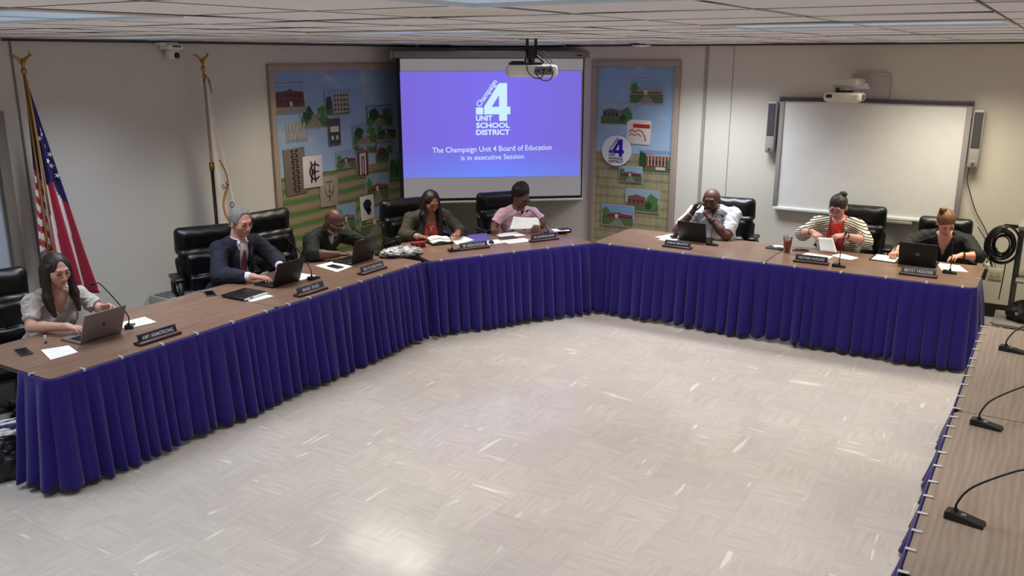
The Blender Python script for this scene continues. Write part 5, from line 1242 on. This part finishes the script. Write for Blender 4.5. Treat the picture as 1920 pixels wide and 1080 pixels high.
def hair_short(m, t=.008, top=.010, line=.045, side=.0, back=.0, amp=.0025, h=.0046):
    def f(root, T, R, s, N, _):
        e = HE(T, R, s)
        face = neg(e((0, .112, line-.070), (.078, .088, .090))); ear = [neg(e((sx*.085, .012, -.012), (.03, .022, .034))) for sx in (-1, 1)]
        low = ('f', lambda P, o=A3(T((0, 0, -.045*s))), u=A3(R[:, 2]), fw=A3(R[:, 1]): (-((P-o)@u)+.35*((P-o)@fw)).astype(f32))
        hairmesh('hair', root, [Grp([e((0, -.016, .030+top*.4), (.076+t, .096+t, .090+top))], .02, [face, low]+ear, .006)], T, R, N, m, h=h, disp=strands(amp, 90))
    return f
def beard(m, full=True, t=.006):
    def f(root, T, R, s, N, _):
        e = HE(T, R, s); g = []; w_ = 1.0
        mouth = neg(e((0, .10, -.058), (.022, .03, .008)))
        if full: g.append(Grp([e((0, .030, -.062), (.054+t, .056+t, .046+t)), e((0, .066, -.094), (.022+t, .018+t, .020+t))]+[cap(T(np.array((sx*.066, .01, .0))*s), T(np.array((sx*.052, .04, -.06))*s), .008, .013) for sx in (-1, 1)], .012, [mouth, ('f', lambda P, o=A3(T((0, 0, -.036*s))), u=A3(R[:, 2]), fw=A3(R[:, 1]): (((P-o)@u)-.035+.95*((P-o)@fw-.02)).astype(f32)), neg(e((0, .10, -.022), (.03, .04, .02)))], .004))
        else: g.append(Grp([e((0, .062, -.090), (.036, .028, .028)), e((0, .030, -.070), (.057, .056, .040)), cap(T(np.array((.03, .06, -.07))*s), T(np.array((.0, .075, -.098))*s), .012, .014), cap(T(np.array((-.03, .06, -.07))*s), T(np.array((.0, .075, -.098))*s), .012, .014)]+[cap(T(np.array((sx*.060, .015, -.02))*s), T(np.array((sx*.042, .048, -.075))*s), .008, .012) for sx in (-1, 1)], .01, [mouth], .004))
        g.append(Grp([cap(T(np.array((sx*.022, .086, -.056))*s), T(np.array((.004*sx, .098, -.043))*s), .0045, .0055) for sx in (-1, 1)], .006))
        hairmesh('beard', root, g, T, R, N, m, h=.0036, disp=strands(.0008, 200))
    return f
def both(*fs):
    def f(*a):
        for g in fs: g(*a)
    return f
def surf(c, x, z, t=.012, pad=.002):
    """point on the clothed chest at torso coordinates x, z"""
    ys = np.linspace(.34, -.02, 120); P = np.array([c['TT']((x, y, z)) for y in ys], f32); d = eval_groups([Grp(c['torso'](t), .05)], P, .01)
    k = np.argmax(d < 0); return c['TT']((x, ys[max(0, k-1)]+pad, z))
def strip(nm, m, rows, t=.012, pad=.004, n=7):
    """thin cloth strip lying on the chest: rows of (z, xleft, xright)"""
    def f(c):
        vs = []; fs = []
        for z, a, b in rows:
            for i in range(n): vs.append(surf(c, a+(b-a)*i/(n-1), z, t, pad))
        for r in range(len(rows)-1):
            for i in range(n-1): q = r*n+i; fs.append((q, q+n, q+n+1, q+1))
        mb = MB().add([tuple(v) for v in vs], fs, 0, True); o = obj(nm, mb, M(m) if isinstance(m, str) else m, c['root']); md = o.modifiers.new('thickness', 'SOLIDIFY'); md.thickness = .004; md.offset = 0
    return f
def cord(nm, m, pts, r=.002, t=.014, pad=.002, neck=True):
    def f(c):
        P = [tuple(surf(c, x, z, t, pad)) for x, z in pts]; obj(nm, MB().tube(P, r, n=6), M(m) if isinstance(m, str) else m, c['root'])
    return f
def marks(nm, m, items, t=.013):
    """small printed shapes on the chest: (x, z, w, h)"""
    def f(c):
        mb = MB()
        for x, z, w_, h_ in items:
            q = [surf(c, x+a*w_/2, z+b*h_/2, t, .0035) for a, b in ((-1, -1), (1, -1), (1, 1), (-1, 1))]; mb.add([tuple(v) for v in q], [(0, 1, 2, 3)])
        obj(nm, mb, M(m) if isinstance(m, str) else m, c['root'])
    return f
def collar(m, r=.060, h=.03, th=.008, open_=35, drop=.02, wing=.035):
    def f(c):
        N = c['N']; mb = MB(); a0 = math.radians(90+open_); pts = []
        for k in range(15):
            a = a0+(2*PI-2*math.radians(open_))*k/14; fr = .5+.5*math.sin(a); pts.append(N+np.array((r*math.cos(a), r*math.sin(a)+.012, h*.6-drop*fr)))
        for dz, rr in ((0, th), (h*.35, th*.8), (-h*.3, th)): mb.tube([tuple(p+np.array((0, 0, dz))) for p in pts], rr, n=6)
        if wing:
            for s, p in ((-1, pts[0]), (1, pts[-1])):
                e = p+np.array((s*.004, .012, -wing)); mb.tube([tuple(p), tuple((p+e)/2+np.array((s*.012, .004, 0))), tuple(e)], [th*1.3, th*1.6, th*.4], n=6)
        obj('collar', mb, M(m) if isinstance(m, str) else m, c['root'])
    return f
LR, MR_, RR = 270, 239.7, 180
navy = mat('navy_suit_wool', (26, 27, 46), .85, bump=.1, bscale=400); wsh = mat('white_shirt_cotton', (222, 224, 232), .8); blk = mat('black_knit', (16, 18, 19), .85, bump=.1, bscale=300)
dk = mat('dark_trouser_cloth', (26, 26, 32), .85)
# 1 woman, long dark hair, pale short-sleeved blouse
person('woman with long dark hair in a pale short-sleeved blouse typing on a grey laptop', 'person', (-5.93, 3.455), LR, 1.135, 16, -4, 2,
  ((.175, -.075, .925), (-.185, -.065, .900)),
  [((.255, .03, .785), (.15, .285, .800), (-.35, .9, -.05), (0, .1, -1), (18, 30, 20)), ((-.235, .10, .80), (-.125, .30, .86), (-.25, .9, .35), (.6, .5, -.7), (30, 45, 30))],
  (206, 158, 140), hair_long(hair_mat('dark_brown_hair', (30, 21, 21), (58, 42, 40)), .30, gap=.052), [garment('blouse', 'pale_print_cotton', .014, .78, vdepth=.14, vwidth=.065, wr=.008), trousers(dk)], fem=True, lip=(178, 116, 106),
  extras=[band(-1, .02, .031, .012, 'alu', nm='bracelet')])
# 2 man in navy suit
tie = strip('tie', 'tie_silk', [(-.035, -.016, .016), (-.055, -.013, .013), (-.10, -.022, .022), (-.2, -.029, .029), (-.3, -.034, .034), (-.42, -.038, .038)], t=.010, pad=.007)
person('grey-haired man in a navy suit and dark red tie typing on a laptop', 'person', (-5.98, 5.185), LR, 1.20, 14, -6, 3,
  ((.205, -.07, .985), (-.205, -.07, .975)),
  [((.325, .06, .80), (.215, .345, .802), (-.45, .88, -.05), (0, .1, -1), (16, 30, 20)), ((-.27, .12, .83), (-.10, .34, .822), (.35, .9, -.15), (0, .1, -1), (25, 35, 25))],
  (204, 148, 130), hair_short(hair_mat('silver_grey_hair', (88, 86, 84), (150, 148, 146), .7), .006, .008, .104, amp=.005), [garment('shirt', wsh, .007, 1.93, neck=.056, wr=.001), garment('suit_jacket', navy, .021, 1.80, neck=.075, openw=[(-.1, .06), (0, .055), (.1, .056), (.3, .045), (.42, .05), (.6, .06)], wr=.006), trousers(navy)], girth=1.16, wide=1.10, hs=1.03, browc=(96, 92, 90),
  extras=[tie, collar(wsh, .060, .034, .009), glasses('black', half=True), strip('lapel', navy, [(-.02, .055, .088), (-.12, .058, .118), (-.2, .05, .090), (-.36, .045, .058)], t=.021, pad=.008), strip('lapel', navy, [(-.02, -.088, -.055), (-.12, -.118, -.058), (-.2, -.090, -.05), (-.36, -.058, -.045)], t=.021, pad=.008)])
# 3 bald man in black
person('bald man with grey beard and glasses in a black top, hands on the table', 'person', (-5.81, 6.16), LR, 1.065, 30, -2, 0,
  ((.17, -.15, .905), (-.22, -.13, .895)),
  [((.30, .0, .80), (.155, .17, .800), (-.7, .72, -.06), (0, 0, -1), (22, 30, 24)), ((-.35, .06, .81), (-.14, .20, .815), (.75, .62, -.03), (0, 0, -1), (30, 40, 30))],
  (96, 62, 50), beard(mat('grey_beard_hair', (150, 146, 144), .8), False), [garment('undershirt', mat('grey_tee', (168, 168, 172), .85), .006, 0, neck=.056, wr=.001, h=.007), garment('black_top', blk, .017, 1.22, neck=.060, vdepth=.09, vwidth=.045, wr=.007), trousers(dk)], girth=1.22, wide=1.06, browc=(60, 50, 46),
  extras=[glasses('alu', w_=.0019), collar(blk, .066, .03, .009, 40, wing=.03), band(-1, .03, .033, .026, 'dgrey', 'alu'), marks('chest_emblem', mat('emblem_thread', (186, 188, 196), .7), [(-.075, -.12, .03, .012), (-.088, -.125, .012, .02)], .019)], tshift=(0, -.02))
# 4 woman in dark blazer and coral top
olive = mat('dark_olive_wool', (58, 52, 46), .85, bump=.1, bscale=300)
person('woman with shoulder-length black hair in a dark blazer, coral top and large necklace', 'person', (-5.52, 7.325), MR_, 1.125, 28, 4, -2,
  ((.205, -.095, .945), (-.205, -.095, .940)),
  [((.30, -.01, .80), (.205, .155, .800), (-.62, .75, .0), (0, 0, -1), (20, 30, 20)), ((-.32, .02, .80), (-.225, .175, .80), (.55, .8, .03), (0, 0, -1), (28, 38, 28))],
  (152, 104, 86), hair_long(hair_mat('black_brown_hair', (14, 10, 11), (36, 26, 26), .45), .19, gap=.047), [garment('coral_top', mat('coral_jersey', (214, 84, 88), .8), .008, 0, neck=.066, neck_drop=.02, wr=.002), garment('blazer', olive, .020, 1.72, neck=.075, openw=[(-.1, .06), (0, .06), (.1, .072), (.25, .082), (.5, .09)], wr=.006), trousers(dk)], fem=True, girth=1.2, wide=1.05, lip=(120, 56, 58),
  extras=[cord('necklace', mat('necklace_metal', (176, 156, 120), .35, 1), [(.06, -.02), (.045, -.06), (.022, -.085), (0, -.095), (-.022, -.085), (-.045, -.06), (-.06, -.02)], .005, .010, .006), marks('pendant', mat('pendant_shell', (206, 188, 160), .4), [(0, -.115, .022, .04), (.018, -.095, .018, .02), (-.02, -.09, .016, .018)], .016),
          band(1, .01, .030, .008, mat('bracelet_beads', (206, 196, 198), .4), nm='bracelet'), band(1, .028, .031, .008, mat('bracelet_beads', (206, 196, 198), .4), nm='bracelet'),
          strip('lapel', olive, [(-.01, .066, .10), (-.12, .078, .132), (-.22, .084, .105), (-.36, .088, .098)], t=.020, pad=.008), strip('lapel', olive, [(-.01, -.10, -.066), (-.12, -.132, -.078), (-.22, -.105, -.084), (-.36, -.098, -.088)], t=.020, pad=.008)])
# 5 woman in pink t-shirt
def hair_wrap(m):
    def f(root, T, R, s, N, _):
        e = HE(T, R, s)
        hairmesh('hair', root, [Grp([e((0, -.040, .052), (.092, .104, .095)), e((0, -.055, .0), (.085, .075, .085)), e((-.03, -.06, .09), (.065, .065, .055)), e((.03, -.02, .095), (.06, .065, .045))], .03, [neg(e((0, .118, -.018), (.064, .088, .092)))], .008)], T, R, N, m, disp=strands(.003, 120))
    return f
def held_sheet(pts, m='paper', nm='held_paper', bow=.02):
    """curved sheet from four local corners"""
    def f(c):
        A, B, C_, D = [Vector(p) for p in pts]; nrm = (B-A).cross(D-A).normalized(); n = 8; vs = []
        for j in range(n+1):
            for i in range(n+1):
                u, v = i/n, j/n; vs.append(A.lerp(B, u).lerp(D.lerp(C_, u), v)+nrm*bow*math.sin(PI*u)*(.5+.5*v))
        fs = [(j*(n+1)+i, j*(n+1)+i+1, (j+1)*(n+1)+i+1, (j+1)*(n+1)+i) for j in range(n) for i in range(n)]
        r = c['root']; th = math.radians(r.rotation_euler.z*180/PI); 
        w_ = Matrix.Translation(r.location) @ Matrix.Rotation(r.rotation_euler.z, 4, 'Z'); cen = sum((Vector(v) for v in vs), Vector())/len(vs)
        o = obj(nm, MB().add([tuple(w_.to_3x3() @ (v-cen)) for v in vs], fs, 0, True), M(m) if isinstance(m, str) else m, loc=w_ @ cen); md = o.modifiers.new('thickness', 'SOLIDIFY'); md.thickness = .0012
        tag(o, *f.tags)
    return f
hp5 = held_sheet([(.25, .20, .80), (-.07, .30, .795), (-.09, .235, .905), (.18, .155, .925)], bow=-.02, nm='paper_sheet'); hp5.tags = ('large white sheet held up by the woman in the pink shirt', 'paper')
pink = mat('pale_pink_jersey', (228, 186, 204), .85)
person('woman with black pinned-up hair and glasses in a pale pink t-shirt reading a sheet', 'person', (-4.955, 8.225), MR_, 1.105, 32, 14, 8,
  ((.195, -.09, .915), (-.20, -.10, .895)),
  [((.285, -.10, .80), (.375, .055, .80), (.35, .93, .02), (0, 0, -1), (25, 40, 30)), ((-.275, .0, .80), (-.09, .235, .815), (.75, .62, .05), (.2, 0, -1), (25, 40, 25))],
  (104, 70, 58), hair_wrap(hair_mat('black_hair', (12, 10, 14), (30, 25, 30), .6)), [garment('pink_t_shirt', pink, .016, .80, neck=.066, wr=.007), trousers(dk)], fem=True, girth=1.02, lip=(104, 52, 52),
  extras=[glasses('dgrey'), hp5, marks('shirt_print', mat('print_ink', (44, 40, 52), .8), [(.085, -.16, .03, .012), (.088, -.185, .022, .016), (.084, -.215, .028, .014), (.088, -.245, .02, .02), (.084, -.275, .03, .016), (-.06, -.185, .02, .012), (-.075, -.17, .012, .016)], .018), marks('shirt_print', mat('print_white', (226, 226, 236), .8), [(.02, -.19, .09, .035), (-.02, -.23, .10, .05)], .018)])
# 6 man in white polo
polo = mat('white_polo_pique', (198, 196, 202), .85)
buzz = mat('buzz_cut_hair', (26, 20, 20), .9)
person('black-bearded bald man in a white polo shirt resting his chin on a fist', 'person', (-3.035, 8.93), RR, 1.125, 8, 4, 2,
  ((.225, -.13, .965), (-.215, -.125, .985)),
  [((.315, .12, .795), (.165, .105, 1.005), (-.35, -.15, .92), (-.9, .1, -.1), (30, 55, 40)), ((-.215, .10, .795), (-.035, .125, .955), (.50, -.08, .86), (.5, -.7, -.3), (70, 80, 60), dict(thumb=(.5, .8, .6)))],
  (94, 64, 54), beard(mat('black_beard_hair', (20, 15, 16), .8), True, .005), [garment('white_polo', polo, .013, .92, neck=.062, vdepth=.07, vwidth=.035, wr=.008, h=.0065), trousers(dk)], girth=1.36, wide=1.12, hs=1.06, eyes_open=True,
  extras=[collar(polo, .070, .03, .009, 40, wing=.04), band(-1, .035, .034, .022, 'black', 'alu'), band(1, .03, .032, .012, 'alu', nm='bracelet'), marks('chest_emblem', mat('emblem_dark_thread', (96, 96, 116), .7), [(.095, -.14, .03, .022)], .020)])
# 7 woman in striped cardigan
def hair_bun(m, bun, front=.06, bunpos=(0, -.07, .12), br=.035, tie=None, ln=.0):
    def f(root, T, R, s, N, _):
        e = HE(T, R, s)
        ear = [neg(e((sx*.088, .016, -.015), (.028, .024, .036))) for sx in (-1, 1)]; bp = np.array(bunpos)
        low = ('f', lambda P, o=A3(T((0, 0, -.060*s))), u=A3(R[:, 2]), fw=A3(R[:, 1]): (-((P-o)@u)+.3*((P-o)@fw)).astype(f32))
        gs = [Grp([e((0, -.018, .034), (.081, .101, .093))], .02, [neg(e((0, .122, -.036), (.064, .085, .095))), low]+ear, .006), Grp([e(bp, (br, br*.9, br*.8)), e(bp+np.array((br*.5, -.004, br*.3)), (br*.6,)*3), e(bp+np.array((-br*.5, .0, br*.2)), (br*.55,)*3)], .008)]
        hairmesh('hair', root, gs, T, R, N, m, disp=strands(.0022, 110))
        if tie: b = T(bp*s*.86); obj('hair_tie', mesh_sdf('hair_tie', [Grp([ell(b+R@np.array((.03*math.cos(a), .026*math.sin(a), 0)), (.013,)*3) for a in [2*PI*k/9 for k in range(9)]], .01)], b-.07, b+.07, .0045, mats=[tie]), parent=root)
    return f
hp7 = held_sheet([(.10, .30, .885), (-.04, .31, .895), (-.10, .35, .77), (.06, .35, .765)], bow=.004, nm='envelope'); hp7.tags = ('grey-white envelope held by the woman in the striped cardigan', 'envelope')
org = mat('orange_red_jersey', (222, 66, 48), .85)
person('woman with pulled-up dark hair and glasses in a striped cardigan over an orange shirt', 'person', (-1.78, 9.06), RR, 1.155, 27, -5, -3,
  ((.195, -.09, .955), (-.20, -.09, .955)),
  [((.315, .03, .855), (.185, .20, .915), (-.75, .5, -.35), (-.1, -.3, -1), (25, 35, 25)), ((-.30, .05, .85), (-.135, .22, .915), (.9, .40, -.10), (.2, -.3, -1), (25, 40, 30))],
  (206, 152, 142), hair_bun(hair_mat('dark_brown_hair_up', (34, 25, 26), (66, 50, 50)), None, bunpos=(-.035, -.06, .115), br=.034), [garment('orange_t_shirt', org, .010, 0, neck=.062, wr=.003, h=.007), garment('striped_cardigan', 'striped_knit', .022, 1.28, neck=.078, openw=[(-.1, .062), (0, .064), (.1, .085), (.28, .10), (.5, .13)], wr=.006), trousers(dk)], fem=True, girth=1.34, wide=1.06, lip=(178, 116, 110),
  extras=[glasses('dgrey'), hp7, band(1, .015, .031, .010, 'dgrey', nm='bracelet'), band(-1, .02, .031, .012, 'black', nm='bracelet'), cord('lanyard', 'black', [(.058, -.015), (.045, -.10), (.02, -.20), (0, -.27), (-.02, -.20), (-.045, -.10), (-.058, -.015)], .0022, .012, .004),
          marks('shirt_print', mat('print_grey_ink', (150, 104, 112), .8), [(x, -.145-.01*abs(x)*8, .010, .020) for x in (-.07, -.054, -.038, -.022, -.006, .010, .026, .042, .058)], .012)])
# 8 red-haired woman in black
bk2 = mat('black_crepe', (16, 16, 19), .8)
person('woman with auburn hair in a top bun and a black v-neck blouse writing', 'person', (-.81, 9.18), RR, 1.075, 38, 26, 8,
  ((.20, -.10, .895), (-.205, -.10, .890)),
  [((.345, .09, .80), (.375, .315, .80), (.15, .98, -.1), (-.2, 0, -1), (55, 70, 50)), ((-.315, .12, .80), (-.185, .175, .805), (.62, .78, -.05), (0, 0, -1), (18, 28, 20))],
  (222, 160, 142), hair_bun(hair_mat('auburn_hair', (84, 54, 42), (146, 102, 74)), None, bunpos=(.035, -.05, .125), br=.030, tie=mat('scrunchie_cloth', (60, 30, 44), .8)), [garment('black_blouse', bk2, .018, 1.12, neck=.066, vdepth=.17, vwidth=.06, wr=.007), trousers(dk)], fem=True, girth=1.14, lip=(186, 116, 108), browc=(110, 66, 50),
  extras=[band(-1, .012, .031, .016, 'black', nm='wristband'), cord('necklace', 'chrome', [(.05, -.02), (.03, -.08), (.01, -.13), (0, -.145), (-.01, -.13), (-.03, -.08), (-.05, -.02)], .0014, .004, .002), marks('pendant', mat('green_stone', (52, 104, 92), .3), [(0, -.155, .016, .022)], .008)])
pen = thing('pen', 'dark pen in the right hand of the red-haired woman', 'pen', (-1.215, 8.79, TH+.012), 0)
obj('barrel', MB().tube([(0, 0, 0), (.02, .03, .05), (.045, .07, .115)], [.0015, .0042, .0045], n=8), M('dgrey'), pen); obj('clip', MB().tube([(.032, .052, .092), (.045, .066, .118)], .0015, n=6), M('alu'), pen)
